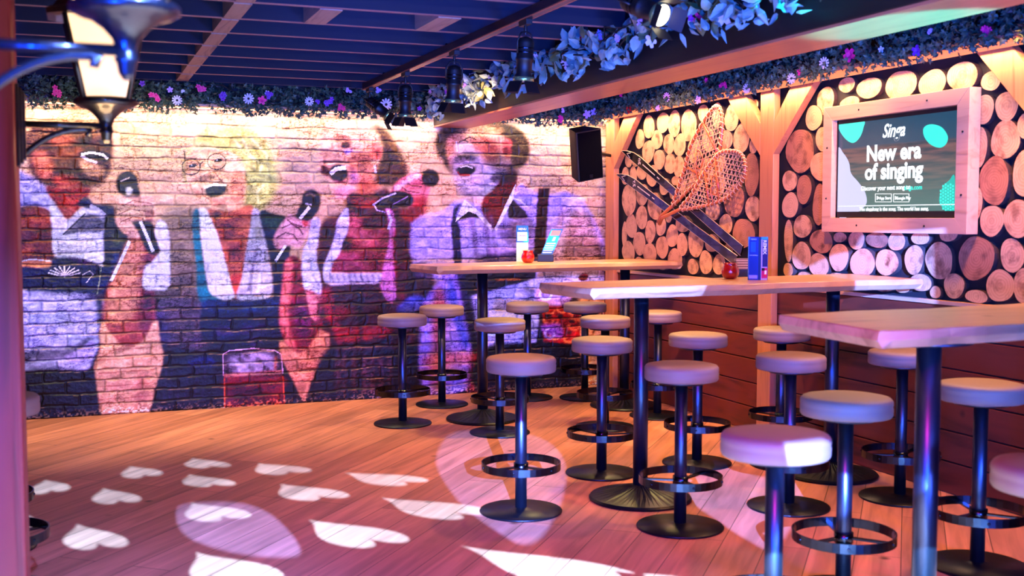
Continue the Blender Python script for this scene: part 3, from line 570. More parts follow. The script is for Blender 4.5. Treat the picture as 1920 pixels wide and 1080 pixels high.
# bearded man
F_([(770,420),(790,405),(830,398),(848,380),(870,374),(900,385),(925,430),(955,375),(975,345),(1000,362),(1030,366),(1060,360),(1090,372),(1108,400),(1130,450),(1135,500),(1005,508),(1003,525),(780,525),(768,470)], LAV, 2, sm=False)
F_([(1050,400),(1100,395),(1125,450),(1132,500),(1040,500)], (.74,.58,.62), 6, .9); F_([(1060,455),(1120,450),(1125,500),(1050,500)], (.48,.36,.30), 5, .7)
line([(1075,370),(1055,430),(1048,480)], 8, (.86,.80,.96), 4, .7); line([(1085,385),(1098,430)], 4, (.9,.75,.78), 2, .7)
F_([(818,255),(828,238),(860,228),(940,230),(980,248),(993,280),(985,308),(960,320),(935,325),(850,325),(828,300),(816,278)], (.28,.23,.15), 2)
F_([(838,262),(870,248),(920,246),(948,262),(955,300),(945,330),(915,360),(880,370),(858,350),(842,310)], (.76,.52,.46), 2)
F_([(925,288),(958,296),(950,330),(925,350),(908,335),(912,305)], (.42,.36,.34), 4, .85)
F_([(880,262),(905,258),(930,264),(932,284),(900,290),(884,280)], (.62,.28,.24), 4, .7)
F_([(856,272),(872,266),(886,274),(884,290),(866,294),(856,288)], (.92,.76,.70), 3, .9)
line([(858,292),(870,296),(884,292)], 2.5, (.45,.18,.16), 1, .8)
F_([(870,235),(930,236),(940,250),(900,256),(860,258)], (.80,.62,.46), 4, .7)
F_([(846,300),(862,288),(895,286),(905,305),(925,315),(930,340),(925,362),(900,374),(872,372),(856,350)], (.70,.62,.70), 4, .85)
F_([(852,296),(875,286),(898,290),(890,300),(870,300),(856,306)], (.28,.22,.24), 2, .8)
line([(862,345),(880,352),(905,345)], 6, (.86,.80,.92), 3, .7)
line([(872,360),(895,364),(918,350)], 5, (.45,.40,.5), 2, .6)
F_([(900,330),(945,320),(950,345),(930,372),(905,372)], (.60,.58,.66), 4, .8)
F_([(856,316),(872,309),(890,314),(888,324),(872,331),(860,326)], (.08,.05,.06), 1); line([(862,314),(874,311),(886,315)], 2.5, (.85,.8,.82), 0, .9); line([(857,322),(862,328),(880,328)], 3, (.65,.22,.25), 0); line([(858,300),(875,294),(888,300)], 5, (.30,.24,.26), 2, .8)
line([(870,262),(880,257),(892,262)], 2, BLK, 0, .9); line([(898,258),(912,262),(920,270)], 3, (.4,.1,.1), 1, .8); line([(896,268),(908,266),(918,270)], 2.5, (.2,.08,.08), 0, .9); line([(860,266),(870,263),(878,267)], 2.5, (.2,.08,.08), 0, .9)
line([(855,266),(857,285)], 3, (.95,.85,.9), 0, .8); F_([(905,275),(930,270),(932,300),(910,300)], (.45,.18,.14), 4, .7)
ell(950, 270, 9, 9, (.80,.36,.34), 1); F_([(942,278),(958,278),(956,295),(944,292)], (.60,.28,.26), 1); ell(948, 284, 4, 8, (.3,.08,.08), 1, .7)
ell(976, 266, 10, 8, (.42,.36,.22), 4, .6); line([(835,292),(900,290),(980,292)], 2, (.6,.54,.3), 1, .6)
F_([(905,372),(925,355),(945,330),(965,322),(968,345),(955,372),(928,430),(905,402)], (.40,.08,.11), 1)
F_([(920,330),(968,318),(965,340),(930,345)], (.12,.05,.14), 2, .8)
F_([(845,420),(850,392),(866,378),(854,402),(862,430),(866,497),(850,500)], (.07,.09,.28), 1, sm=False)
F_([(855,414),(872,396),(890,395),(905,410),(884,408),(868,412)], (.10,.07,.12), 1); F_([(958,374),(972,385),(985,398),(986,410),(952,408)], (.16,.12,.18), 1)
F_([(870,374),(900,398),(926,430),(920,433),(893,402),(878,396),(853,416)], (.90,.88,.98), 0, sm=False); F_([(966,345),(962,372),(930,433),(926,430),(950,378)], (.90,.88,.98), 0, sm=False); line([(962,372),(975,376),(988,388)], 3, (.85,.82,.95), 0)
for (x_, w_) in ((880, 9), (905, 9), (918, 6)): F_([(x_,410),(x_+w_,412),(x_+w_+8,480),(x_+8,480)], (.42,.34,.52), 2, .8)
F_([(935,425),(985,405),(1000,420),(990,450),(940,450)], (.34,.26,.36), 4, .7); F_([(1008,352),(1030,352),(1024,430),(1022,475),(1000,478),(1003,420)], (.22,.03,.09), 1, sm=False)
F_([(900,480),(935,475),(1003,470),(1004,500),(900,500)], (.10,.07,.28), 2, .8)
F_([(870,512),(1004,500),(1004,525),(940,545),(875,560)], (.11,.05,.14), 1, sm=False); line([(928,525),(975,523)], 2.5, (.85,.5,.2), 1, .8)
F_([(878,556),(930,542),(1004,523),(1010,600),(1004,642),(960,650),(900,662),(885,610)], (.66,.64,.88), 1, sm=False); ell(993, 545, 14, 16, (.30,.30,.34), 4, .7)
F_([(770,500),(808,500),(812,560),(800,600),(760,580)], (.16,.06,.08), 2, .9); F_([(742,580),(770,556),(798,560),(790,580),(760,590)], (.28,.32,.62), 2, .9)
F_([(790,585),(812,540),(835,512),(862,515),(882,600),(884,690),(870,730),(792,730)], (.58,.48,.80), 2); F_([(812,560),(830,545),(835,600),(820,740),(806,740)], (.66,.30,.22), 3, .7)
F_([(845,520),(866,590),(880,640),(868,650),(850,600),(838,550)], (.20,.30,.70), 3, .8); F_([(855,512),(876,512),(890,590),(905,650),(890,690),(880,640),(868,580)], (.07,.05,.14), 2, .9)
F_([(800,664),(880,660),(885,680),(800,690)], (.80,.42,.26), 4, .7); F_([(880,670),(915,655),(905,735),(875,735)], (.40,.05,.08), 3, .8)
F_([(905,655),(1000,642),(1078,650),(1088,735),(900,740)], (.06,.04,.05), 2)
F_([(1016,572),(1085,575),(1087,635),(1075,645),(1018,640)], (.62,.12,.05), 1, sm=False)
for (x_, y_, r_) in ((1030,582,9),(1052,580,8),(1072,584,7),(1028,600,9),(1055,606,12),(1076,612,9),(1040,630,9),(1065,636,8),(1078,596,7)): line([(x_+r_*math.cos(a/4), y_+r_*math.sin(a/4)*.7) for a in range(0, 16)], 2.5, (.96,.58,.40), 1, .9)
for (x_, y_) in ((1028,592),(1050,592),(1072,602),(1036,618),(1066,624)): ell(x_, y_, 6, 4, (.22,.03,.02), 1, .9)
F_([(1014,610),(1050,608),(1052,634),(1018,622)], (.62,.40,.78), 2, .8); line([(1030+9*math.cos(a/3), 625+9*math.sin(a/3)) for a in range(0, 15)], 3, (.86,.74,.95), 1)
F_([(1008,540),(1064,545),(1062,570),(1010,568)], (.78,.62,.88), 2, .9); line([(1022+11*math.cos(a/3), 552+10*math.sin(a/3)) for a in range(0, 20)], 4.5, (.92,.90,1), 0)
F_([(1005,522),(1135,518),(1135,530),(1005,540)], (.82,.78,.95), 2, .9); ell(1093, 520, 10, 7, (.42,.08,.07), 1, 1, -20)
# brick tint, joints, weathered brick skin and rim light painted on upper brick edges
tint = .80+.34*bt[..., :1]+.10*(bt-.5)
A *= tint*(.88+.28*n2[..., None]*n4[..., None]*2)
wr = 1-np.abs(2*vnoise(.034, .011, 31)-1); wr2 = 1-np.abs(2*vnoise(.016, .006, 32)-1); msk = np.clip((vnoise(.16, .07, 33)-.40)/.2, 0, 1)
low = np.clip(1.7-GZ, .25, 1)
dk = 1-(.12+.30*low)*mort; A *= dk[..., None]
A = np.clip(A, 0, 1); g = A**(1/2.2); lum = g.mean(-1, keepdims=True); g = lum+(g-lum)*1.0; g = .5+(g-.5)*1.30
g -= (np.clip((wr-.80)/.16, 0, 1)*msk*.26+np.clip((wr2-.84)/.12, 0, 1)*msk*.16)[..., None]
g += ((n3-.5)*.16*(1-msk*.3))[..., None]; g += (np.clip((.36-n3)/.1, 0, 1)*.05)[..., None]
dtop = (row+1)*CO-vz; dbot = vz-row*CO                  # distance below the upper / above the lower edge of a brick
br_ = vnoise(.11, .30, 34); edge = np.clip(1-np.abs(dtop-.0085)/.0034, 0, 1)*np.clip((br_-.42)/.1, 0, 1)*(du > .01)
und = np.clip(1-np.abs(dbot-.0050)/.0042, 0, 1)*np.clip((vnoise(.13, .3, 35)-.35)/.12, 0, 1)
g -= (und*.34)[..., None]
rim_col = np.array([.95, .66, .42])[None, None]; e_ = (edge*.62*np.clip(2.0-GZ, .25, 1))[..., None]; g = g*(1-e_)+rim_col*e_  # golden light of the strip put into the colour of the brick tops
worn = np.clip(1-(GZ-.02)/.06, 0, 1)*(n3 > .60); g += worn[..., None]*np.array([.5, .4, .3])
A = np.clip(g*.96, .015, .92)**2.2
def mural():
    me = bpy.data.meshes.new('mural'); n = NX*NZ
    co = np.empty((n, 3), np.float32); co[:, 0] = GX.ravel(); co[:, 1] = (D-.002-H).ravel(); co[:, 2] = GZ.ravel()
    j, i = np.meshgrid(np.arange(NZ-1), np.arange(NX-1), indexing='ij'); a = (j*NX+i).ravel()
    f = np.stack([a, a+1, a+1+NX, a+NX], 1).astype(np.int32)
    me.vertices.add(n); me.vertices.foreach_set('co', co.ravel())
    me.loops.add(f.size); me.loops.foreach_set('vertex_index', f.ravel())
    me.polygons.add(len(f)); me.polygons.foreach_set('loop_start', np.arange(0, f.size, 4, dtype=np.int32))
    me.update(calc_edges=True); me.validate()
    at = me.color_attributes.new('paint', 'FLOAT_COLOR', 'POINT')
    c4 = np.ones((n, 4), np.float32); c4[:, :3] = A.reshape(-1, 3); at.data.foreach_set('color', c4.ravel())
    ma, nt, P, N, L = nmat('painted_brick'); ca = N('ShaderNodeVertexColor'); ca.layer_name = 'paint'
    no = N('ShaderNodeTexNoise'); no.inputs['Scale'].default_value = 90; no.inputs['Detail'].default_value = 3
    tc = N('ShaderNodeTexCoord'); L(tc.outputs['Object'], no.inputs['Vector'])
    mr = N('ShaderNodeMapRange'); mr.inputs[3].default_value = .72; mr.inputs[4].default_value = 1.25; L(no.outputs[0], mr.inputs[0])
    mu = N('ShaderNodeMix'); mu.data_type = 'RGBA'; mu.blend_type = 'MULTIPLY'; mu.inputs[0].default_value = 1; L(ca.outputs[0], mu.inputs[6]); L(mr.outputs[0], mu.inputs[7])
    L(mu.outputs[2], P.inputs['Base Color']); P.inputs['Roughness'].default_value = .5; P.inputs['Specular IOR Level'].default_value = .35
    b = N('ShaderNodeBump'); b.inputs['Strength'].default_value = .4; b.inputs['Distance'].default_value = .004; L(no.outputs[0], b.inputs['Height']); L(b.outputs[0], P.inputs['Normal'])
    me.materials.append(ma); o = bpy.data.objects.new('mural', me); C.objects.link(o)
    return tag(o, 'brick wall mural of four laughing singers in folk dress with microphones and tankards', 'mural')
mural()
# ------------------------------------------------------------------ bar stools
def make_stool():
    t = thing('bar_stool', None, 'bar stool')
    MB().lathe([(.150,.700),(.168,.703),(.173,.710),(.1735,.735),(.1715,.742),(.1735,.748),(.173,.762),(.165,.772),(.140,.777),(.07,.779),(.004,.779)], 40).build('seat', VINYL, t)
    MB().lathe([(.03,.684),(.11,.686),(.115,.6995)], 24).build('seat_plate', METAL, t)
    MB().lathe([(.0295,.012),(.0295,.685)], 20).build('pole', METAL, t)
    m_ = MB(); R0, n = .197, 44
    prof = [(R0-.005, .215), (R0, .215), (R0, .252), (R0-.005, .252)]; vs = []
    for k in range(n):
        a = 2*math.pi*k/n
        vs += [(r*math.cos(a), r*math.sin(a), z) for r, z in prof]
    m_.add(vs, [(4*k+j, 4*((k+1) % n)+j, 4*((k+1) % n)+(j+1) % 4, 4*k+(j+1) % 4) for k in range(n) for j in range(4)], 0, False)
    for k in range(3):
        M = Matrix.Rotation(2*math.pi*k/3+.5, 4, 'Z'); m_.box((.029, -.012, .222), (R0-.003, .012, .229), 0, M)
    m_.lathe([(.0365, .205), (.0365, .246)], 20)
    ring = m_.build('foot_ring', CHROME, t)
    for k in range(6):
        a = k*math.pi/3+.3; M = Matrix.Translation((R0*math.cos(a), R0*math.sin(a), .233)) @ Matrix.Rotation(a, 4, 'Z') @ Matrix.Rotation(math.pi/2, 4, 'Y')
        MB().lathe([(.006, -.001), (.006, .002), (.003, .004)], 10, 0, M).build('bolt', CHROME, ring)
    MB().lathe([(.204, .0005), (.206, .006), (.203, .011), (.06, .016), (.034, .022), (.03, .024)], 44).build('base', BASEM, t)
    return t
proto = make_stool()
G = 'bar stools around the high tables'
ST = [((754, 590), 'bar stool nearest the mural at the left end of the farthest table'),
 ((828, 573), 'bar stool behind the left one, just left of the farthest table leg'),
 ((937, 598), 'bar stool with a yellow-lit seat right in front of the farthest table leg'),
 ((989, 567), 'bar stool at the mural side of the farthest table, seat seen below its card holder'),
 ((977, 668), 'bar stool standing alone in the pale round spotlight on the floor'),
 ((1129, 634), 'bar stool left of the thick leg of the middle table'),
 ((1278, 682), 'bar stool right of and before the thick leg of the middle table'),
 ((1309, 625), 'bar stool in the wall-side row between the middle table leg and the timber post'),
 ((1234, 583), 'bar stool seen just right of the middle table leg, against the dark planks'),
 ((1135, 593), 'bar stool with light stripes across its seat edge below the middle table corner'),
 ((1097, 567), 'bar stool in the far room corner beside the painted ice glass'),
 ((1466, 614.5), 'bar stool in front of the lower half of the timber post'),
 ((1483, 664), 'bar stool before the second leg of the middle table'),
 ((1587, 742), 'bar stool with a bright foot ring between the two nearest stools of the front row'),
 ((1454, 810), 'nearest bar stool, large pinkish seat at the bottom of the picture'),
 ((1693, 656), 'bar stool half hidden under the front edge of the nearest table'),
 ((1841, 717), 'bar stool right of the nearest table leg'),
 ((1983, 868), 'bar stool cut off by the right edge of the picture'),
 ((-17, 742), 'bar stool peeking out from behind the left timber pillar'),
 ((-34, 702), 'bar stool behind the pillar, only a sliver showing above the other one')]
for i, (p, lab) in enumerate(ST):
    o = proto if i == 0 else copy_tree(proto); o.location = onz(p[0], p[1], .777).xy.to_3d(); o.rotation_euler.z = (i*.7) % 2.1; tag(o, lab, group=G)
# ------------------------------------------------------------------ high tables
def table(name, quad, legs, lab, seed, bark):
    rr = random.Random(seed); t = thing('high_table', lab, 'table', (legs[0][0], legs[0][1], 0)); O = Vector((legs[0][0], legs[0][1], 0))
    a, b, c, d = [Vector((q[0], q[1])) for q in quad]    # left back, left front, right front, right back
    n = 46; ph = [rr.uniform(0, 6) for _ in range(4)]
    wv = lambda s, k: .016*math.sin(s*5+ph[k])+.010*math.sin(s*13+ph[k+1])+.004*math.sin(s*31)
    pts_f = [b.lerp(c, k/n)+Vector((0, wv(k/n*2, 0)*min(1, k/4))) for k in range(n+1)]; pts_b = [d.lerp(a, k/n)+Vector((0, wv(k/n*2, 2)*min(1, (n-k)/4))) for k in range(n+1)]
    top = pts_f+pts_b; cen = sum(top, Vector((0, 0)))/len(top); N_ = len(top); vs = []
    lv = [(TT, .004), (TT-.003, 0), (TT-.028, -.006), (TT-.052, .012), (TT-.055, .018)]
    for z, ins in lv:
        for k, p in enumerate(top):
            q = top[(k+1) % N_]-top[k-1]; nr = Vector((q.y, -q.x)).normalized(); s = p-nr*(ins+(rr.uniform(-.0015, .0015) if ins not in (0, .004) else 0)); vs.append((s.x-O.x, s.y-O.y, z))
    mb = MB(); mb.v = vs
    for l_ in range(len(lv)-1):
        for k in range(N_):
            j = (k+1) % N_; mb.f.append((l_*N_+j, l_*N_+k, (l_+1)*N_+k, (l_+1)*N_+j)); mb.m.append(0); mb.sm.append(False)
    nb = n+1                                            # strips between front and back edge
    for k in range(n):
        mb.f.append((k, k+1, N_-2-k, N_-1-k)); mb.m.append(0); mb.sm.append(False)
        o_ = (len(lv)-1)*N_; mb.f.append((o_+k+1, o_+k, o_+N_-1-k, o_+N_-2-k)); mb.m.append(0); mb.sm.append(False)
    mb.build('table_top', SLAB, t)
    for (x, y) in legs:
        M = Matrix.Translation((x-O.x, y-O.y, 0))
        MB().lathe([(.038, .06), (.038, TT-.062)], 26, 0, M).build('leg', METAL, t)
        MB().lathe([(.04, TT-.067), (.13, TT-.062), (.13, TT-.0555)], 26, 0, M).build('mounting_plate', METAL, t)
        # ribbed spreading foot
        n2_ = 64; vs = []; prof = [(.262, .0005), (.266, .010), (.258, .020), (.15, .042), (.06, .068), (.042, .078)]
        for (r, z) in prof:
            for k in range(n2_):
                an = 2*math.pi*k/n2_; zz = z+(.004 if k % 2 and .05 < r < .25 else 0); vs.append(M @ Vector((r*math.cos(an), r*math.sin(an), zz)))
        fs = [(i*n2_+k, i*n2_+(k+1) % n2_, (i+1)*n2_+(k+1) % n2_, (i+1)*n2_+k) for i in range(len(prof)-1) for k in range(n2_)]
        MB().add(vs, fs+[tuple(reversed(range(n2_))), tuple(5*n2_+k for k in range(n2_))]).build('base', BASEM, t)
    return t
table('t1', [(2.226, 7.66), (2.276, 7.17), (4.262, 7.37), (4.262, 7.98)], [(2.73, 7.53), (3.95, 7.67)], 'farthest high table with a thick slab top, along the mural', 3, 0)
table('t2', [(2.20, 5.21), (2.24, 4.69), (4.262, 4.80), (4.262, 5.38)], [(2.712, 5.08), (3.975, 5.17)], 'middle high table with a live-edge top carrying a blue menu card', 8, 1)
table('t3', [(2.233, 3.19), (2.18, 2.62), (4.262, 2.72), (4.262, 3.34)], [(2.50, 2.77), (3.9, 2.95)], 'nearest high table, cropped by the right edge, glossy top', 5, 1)
# ------------------------------------------------------------------ lettering
def letters(txt, size, mat, M, parent, name, depth=.0008, align='CENTER', bold=0, shear=0, sx=1):
    cu = bpy.data.curves.new('lettering', 'FONT'); cu.body = txt; cu.size = size; cu.extrude = depth; cu.align_x = align; cu.offset = bold; cu.shear = shear; cu.resolution_u = 3
    o = bpy.data.objects.new('lettering', cu); C.objects.link(o); bpy.context.view_layer.update()
    me = bpy.data.meshes.new_from_object(o.evaluated_get(bpy.context.evaluated_depsgraph_get())); bpy.data.objects.remove(o)
    me.transform(M @ Matrix.Diagonal((sx, 1, 1, 1))); me.materials.clear(); me.materials.append(mat)
    q = bpy.data.objects.new(name, me); C.objects.link(q); q.parent = parent; return q
def frame_mat(loc, right, up): # plane frame: text x->right, y->up, z->normal
    r = Vector(right).normalized(); u = Vector(up).normalized(); n = r.cross(u); M = Matrix((r, u, n)).transposed().to_4x4(); M.translation = loc; return M
# ------------------------------------------------------------------ things on the tables
CARDT, CARDW, CARDG = plain('card_teal', (.04, .30, .42), .35, coat=.3), plain('card_white', (.85, .86, .84), .4), plain('card_green', (.62, .78, .60), .4)
CARDB, CARDD, CARDC, CARDM, CARDO = plain('card_blue', (.03, .10, .42), .3, coat=.4), plain('card_navy', (.02, .03, .12), .35), plain('card_cyan', (.12, .55, .75), .35), plain('card_magenta', (.65, .05, .38), .35), plain('card_orange', (.85, .5, .12), .4)
CARDL = plain('card_lilac', (.62, .55, .85), .4); CARDR = plain('card_red', (.8, .12, .08), .4)
REDG = plain('red_glass', (.75, .02, .03), .12, coat=1, scale=50, bump=.5, trans=.35); 
def box_at(mb, M, lo, hi, mi=0): mb.box(lo, hi, mi, M); return mb
def candle(px, py, lab, s=1.0):
    p = onz(px, py, TT); t = thing('candle_holder', lab, 'candle holder', (p.x, p.y, TT))
    m_ = MB(); n, nl = 28, 9; vs = []
    prof = [(.022, 0), (.034, .004), (.046, .022), (.050, .042), (.046, .060), (.038, .074), (.036, .082), (.040, .092), (.036, .092), (.033, .080)]
    for (r, z) in prof:
        for k in range(n): a = 2*math.pi*k/n; q = r*(1+.025*math.cos(9*a))*s; vs.append((q*math.cos(a), q*math.sin(a), z*s))
    m_.add(vs, [(i*n+k, i*n+(k+1) % n, (i+1)*n+(k+1) % n, (i+1)*n+k) for i in range(len(prof)-1) for k in range(n)]+[tuple(reversed(range(n)))], 0, True); m_.build('glass_cup', REDG, t)
    MB().lathe([(.018, .01), (.018, .03)], 16).build('tealight', CARDW, t); return t
candle(990, 493, 'red glass candle holder standing before the small upright card on the farthest table', .98)
candle(1369, 523, 'dark red glass candle holder beside the blue menu card on the middle table', .95)
vr = _r.copy(); vr.z = 0; vr.normalize(); vn = Vector((vr.y, -vr.x, 0)).normalized()   # roughly facing the room
# small upright card, farthest table
p = onz(985, 491, TT)+Vector((0, .06, 0)); t = thing('table_card', 'tall narrow table card, teal above and pale green below, behind a red candle holder', 'card', p)
M = frame_mat((0, 0, 0), vr, (0, 0, 1))
MB().box((-.045, 0, -.006), (.045, .27, .006), 0, M).build('card_body', CARDG, t)
MB().box((-.045, .145, .006), (.045, .27, .0072), 0, M).build('header', CARDT, t); MB().box((-.038, .155, .0072), (.036, .222, .008), 0, M).build('text_field', CARDW, t)
letters('MENU', .022, CARDW, M @ Matrix.Translation((0, .237, .0075)), t, 'lettering', bold=.0005); letters('DRINKS', .017, CARDD, M @ Matrix.Translation((0, .19, .0082)), t, 'lettering')
# leaning card on a black foot
p = onz(1027, 491, TT)+Vector((0, .03, 0)); t = thing('tilted_card', 'dark teal card leaning to the right in a black foot on the farthest table', 'card', p)
MB().box((-.065, 0, -.03), (.055, .055, .03), 0, M).build('foot', BLACKP, t, bevel=.003)
up2 = (vr*.42+Vector((0, 0, 1))).normalized(); r2 = (vr-up2*vr.dot(up2)).normalized(); r2 = vr
M2 = frame_mat((0, 0, .03), (1, 0, 0), (0, 0, 1)); Sh = Matrix(((vr.x, up2.x*0+vr.x*.42, vn.x, 0), (vr.y, vr.y*.42, vn.y, 0), (0, 1, 0, .03), (0, 0, 0, 1)))
MB().box((-.05, 0, -.004), (.035, .215, .004), 0, Sh).build('card_body', CARDT, t)
MB().box((-.042, .165, .004), (.028, .205, .005), 0, Sh).build('picture', CARDO, t)
for k in range(5): MB().box((-.044, .035+.017*k, .004), (.025, .043+.017*k, .005), 0, Sh).build('text_line', CARDW, t)
MB().box((-.01, .125, .004), (.01, .155, .005), 0, Sh).build('picture', CARDW, t)
# tri-fold menu, middle table
p = onz(1421, 525, TT); t = thing('menu_display', 'tall three-sided blue menu display on the middle table', 'menu')
t.location = p
A0, B0, C0 = vr*-.052+vn*-.01, vr*.012+vn*.015, vr*.054+vn*-.012
def panel(a, b, m_, nm):
    r = (b-a).normalized(); M = frame_mat(a, r, (0, 0, 1)); wd = (b-a).length
    return MB().box((0, 0, -.002), (wd, .228, 0), 0, M).build(nm, m_, t), M, wd
_, ML, wl = panel(A0, B0, CARDB, 'left_panel'); _, MR, wr_ = panel(B0, C0, CARDL, 'right_panel'); panel(C0, A0, CARDD, 'rear_panel')
MB().box((wl-.014, 0, 0), (wl, .228, .0006), 0, ML).build('fold_strip', CARDD, t); MB().box((0, .215, 0), (.01, .228, .0006), 0, ML).build('corner_strip', CARDC, t)
letters('MENU', .011, CARDW, ML @ Matrix.Translation((wl*.42, .212, .0004)), t, 'lettering'); letters('COCKTAILS', .008, CARDW, ML @ Matrix.Translation((wl*.42, .128, .0004)), t, 'lettering')
for k in range(9): MB().box((.014, .150+.006*k, 0), (.040, .1515+.006*k, .0006), 0, ML).build('text_line', CARDC, t)
MB().box((.006, .008, 0), (wl-.018, .026, .0006), 0, ML).build('footer', CARDL, t)
MB().box((.010, .070, 0), (wr_, .214, .0006), 0, MR).build('panel_field', CARDB, t); MB().box((.0, .214, 0), (wr_, .228, .0006), 0, MR).build('header', CARDC, t)
MB().box((.004, .010, 0), (wr_-.002, .064, .0006), 0, MR).build('picture', CARDM, t); MB().box((.026, .030, .0006), (.040, .05, .0012), 0, MR).build('picture', CARDW, t); MB().box((.022, .022, .0006), (.036, .03, .0012), 0, MR).build('picture', CARDR, t); MB().box((.004, .05, .0006), (.026, .064, .0012), 0, MR).build('picture', CARDD, t)
letters('REMIX', .034, CARDW, MR @ Matrix.Translation((.014, .212, .0009)) @ Matrix.Rotation(-math.pi/2, 4, 'Z'), t, 'lettering', align='LEFT', bold=.0008, sx=.78)
# striped box behind the menu
p = onz(1397, 519, TT)+Vector((.02, .06, 0)); t = thing('striped_box', 'small brown and cream striped box on black foot, left of and behind the blue menu', 'box', p)
MB().box((-.035, 0, -.025), (.03, .04, .025), 0, M).build('foot', BLACKP, t)
s1, s2 = plain('box_brown', (.40, .28, .2), .5), plain('box_cream', (.75, .66, .48), .5)
MB().box((-.04, .04, -.03), (.035, .10, .03), 0, M).build('body', s1, t)
for k in range(4): MB().box((-.041, .046+.014*k, -.031), (.036, .051+.014*k, .031), 0, M).build('stripe', s2, t)
# ------------------------------------------------------------------ screen in its timber frame
ya, yb, za, zb, xf = 4.417, 5.590, 1.375, 2.117, 4.205
t = thing('screen_frame', 'mitred pine frame with screws around the wall screen', 'frame', (xf, ya, za)); fw = .083
def fr(poly, nm): MB().prism([Vector((0, y, z)) for y, z in poly], (.075, 0, 0)).build(nm, PINEY, t, bevel=.002)
Wd, Hd = yb-ya, zb-za
fr([(0, 0), (Wd, 0), (Wd-fw, fw), (fw, fw)], 'bottom_rail'); fr([(0, Hd), (fw, Hd-fw), (Wd-fw, Hd-fw), (Wd, Hd)], 'top_rail')
fr([(0, 0), (fw, fw), (fw, Hd-fw), (0, Hd)], 'right_stile'); fr([(Wd, 0), (Wd, Hd), (Wd-fw, Hd-fw), (Wd-fw, fw)], 'left_stile')
for (y, z) in ((.3, .04), (.85, .04), (.3, Hd-.04), (.85, Hd-.04), (.04, .2), (.04, .52), (Wd-.04, .2), (Wd-.04, .5)):
    MB().lathe([(.006, 0), (.006, .003), (.002, .004)], 10, 0, Matrix.Translation((0, y, z)) @ Matrix.Rotation(-math.pi/2, 4, 'Y')).build('screw', CHROME, t)
y0, y1, z0, z1 = ya+fw+.003, yb-fw-.003, za+fw+.003, zb-fw-.003; xs = 4.245
t = thing('wall_screen', 'flat wall screen showing white lettering over a wooden picture', 'screen', (xs, y0, z0)); WS, HS = y1-y0, z1-z0
mb = MB().box((0, 0, 0), (.03, WS, HS)); mb.box((-.006, 0, 0), (0, WS, .034)); mb.box((-.006, 0, HS-.02), (0, WS, HS)); mb.box((-.006, 0, 0), (0, .012, HS)); mb.box((-.006, WS-.012, 0), (0, WS, HS)); mb.build('bezel', BLACKP, t)
def screen_mat():
    ma, nt, P, N, L = nmat('screen_picture'); tc = N('ShaderNodeTexCoord'); sp = N('ShaderNodeSeparateXYZ'); L(tc.outputs['Object'], sp.inputs[0])
    mp = N('ShaderNodeMapping'); mp.inputs['Scale'].default_value = (1, 2.2, 26); L(tc.outputs['Object'], mp.inputs['Vector'])
    no = N('ShaderNodeTexNoise'); no.inputs['Scale'].default_value = 1.4; no.inputs['Detail'].default_value = 4; L(mp.outputs[0], no.inputs['Vector'])
    r1 = N('ShaderNodeValToRGB'); e = r1.color_ramp.elements; e[0].position = .38; e[0].color = srgb((.10, .22, .28)); e[1].position = .64; e[1].color = srgb((.46, .34, .34)); L(no.outputs[0], r1.inputs[0])
    # green-grey lower, teal sky on top
    ad = N('ShaderNodeMath'); ad.operation = 'MULTIPLY_ADD'; ad.inputs[1].default_value = .05; L(no.outputs[0], ad.inputs[0]); L(sp.outputs['Z'], ad.inputs[2])
    m1 = N('ShaderNodeMapRange'); m1.inputs[1].default_value = HS*.74; m1.inputs[2].default_value = HS*.77; L(ad.outputs[0], m1.inputs[0])
    m2 = N('ShaderNodeMapRange'); m2.inputs[1].default_value = HS*.15; m2.inputs[2].default_value = HS*.62; L(sp.outputs['Z'], m2.inputs[0])
    x1 = N('ShaderNodeMix'); x1.data_type = 'RGBA'; x1.inputs[6].default_value = srgb((.30, .44, .42)); L(m2.outputs[0], x1.inputs[0]); L(r1.outputs[0], x1.inputs[7])
    x2 = N('ShaderNodeMix'); x2.data_type = 'RGBA'; x2.inputs[7].default_value = srgb((.03, .27, .38)); L(m1.outputs[0], x2.inputs[0]); L(x1.outputs[2], x2.inputs[6])
    P.inputs['Base Color'].default_value = (.01, .01, .01, 1); P.inputs['Roughness'].default_value = .2; L(x2.outputs[2], P.inputs['Emission Color']); P.inputs['Emission Strength'].default_value = 1.25
    return ma
mb = MB().box((-.002, .012, .034), (0, WS-.012, HS-.02)); scr = mb.build('picture', screen_mat(), t)
EW, ET, EL, EC = emit('screen_white', (.95, .98, 1), 1.6), emit('screen_turquoise', (.22, .93, .85), 1.25), emit('screen_lilac', (.82, .83, .98), 1.1), emit('screen_cyan', (.1, .75, .70), 1.1)
def spt(px, py): q = onx(px, py, xs-.002); return Vector((-.0024, q.y-y0, q.z-z0))
def blob(pts, m_, nm, sm=True, d=.0004):
    pts = smooth(pts, 6) if sm else pts
    MB().prism([spt(*q)+Vector((-d, 0, 0)) for q in pts], (.0004, 0, 0)).build(nm, m_, scr)
blob([(1573,228),(1618,225),(1619,240),(1612,258),(1600,268),(1587,262),(1576,248),(1572,236)], ET, 'shape'); blob([(1732,240),(1745,233),(1765,238),(1777,255),(1774,270),(1762,277),(1745,271),(1733,256)], ET, 'shape')
blob([(1570.5,284),(1582,288),(1592,305),(1596,325),(1610,342),(1622,360),(1625,380),(1614,394),(1600,401),(1571,402)], EL, 'shape')
for a in range(7):
    for b in range(10):
        px_, py_ = 1764+a*4.6, 346+b*6+(a % 2)*3
        if ((px_-1792)/31)**2+((py_-370)/40)**2 < 1 and px_ < 1790: blob([(px_-1.6,py_-2),(px_+1.6,py_-2),(px_+1.6,py_+2),(px_-1.6,py_+2)], ET, 'dot', False)
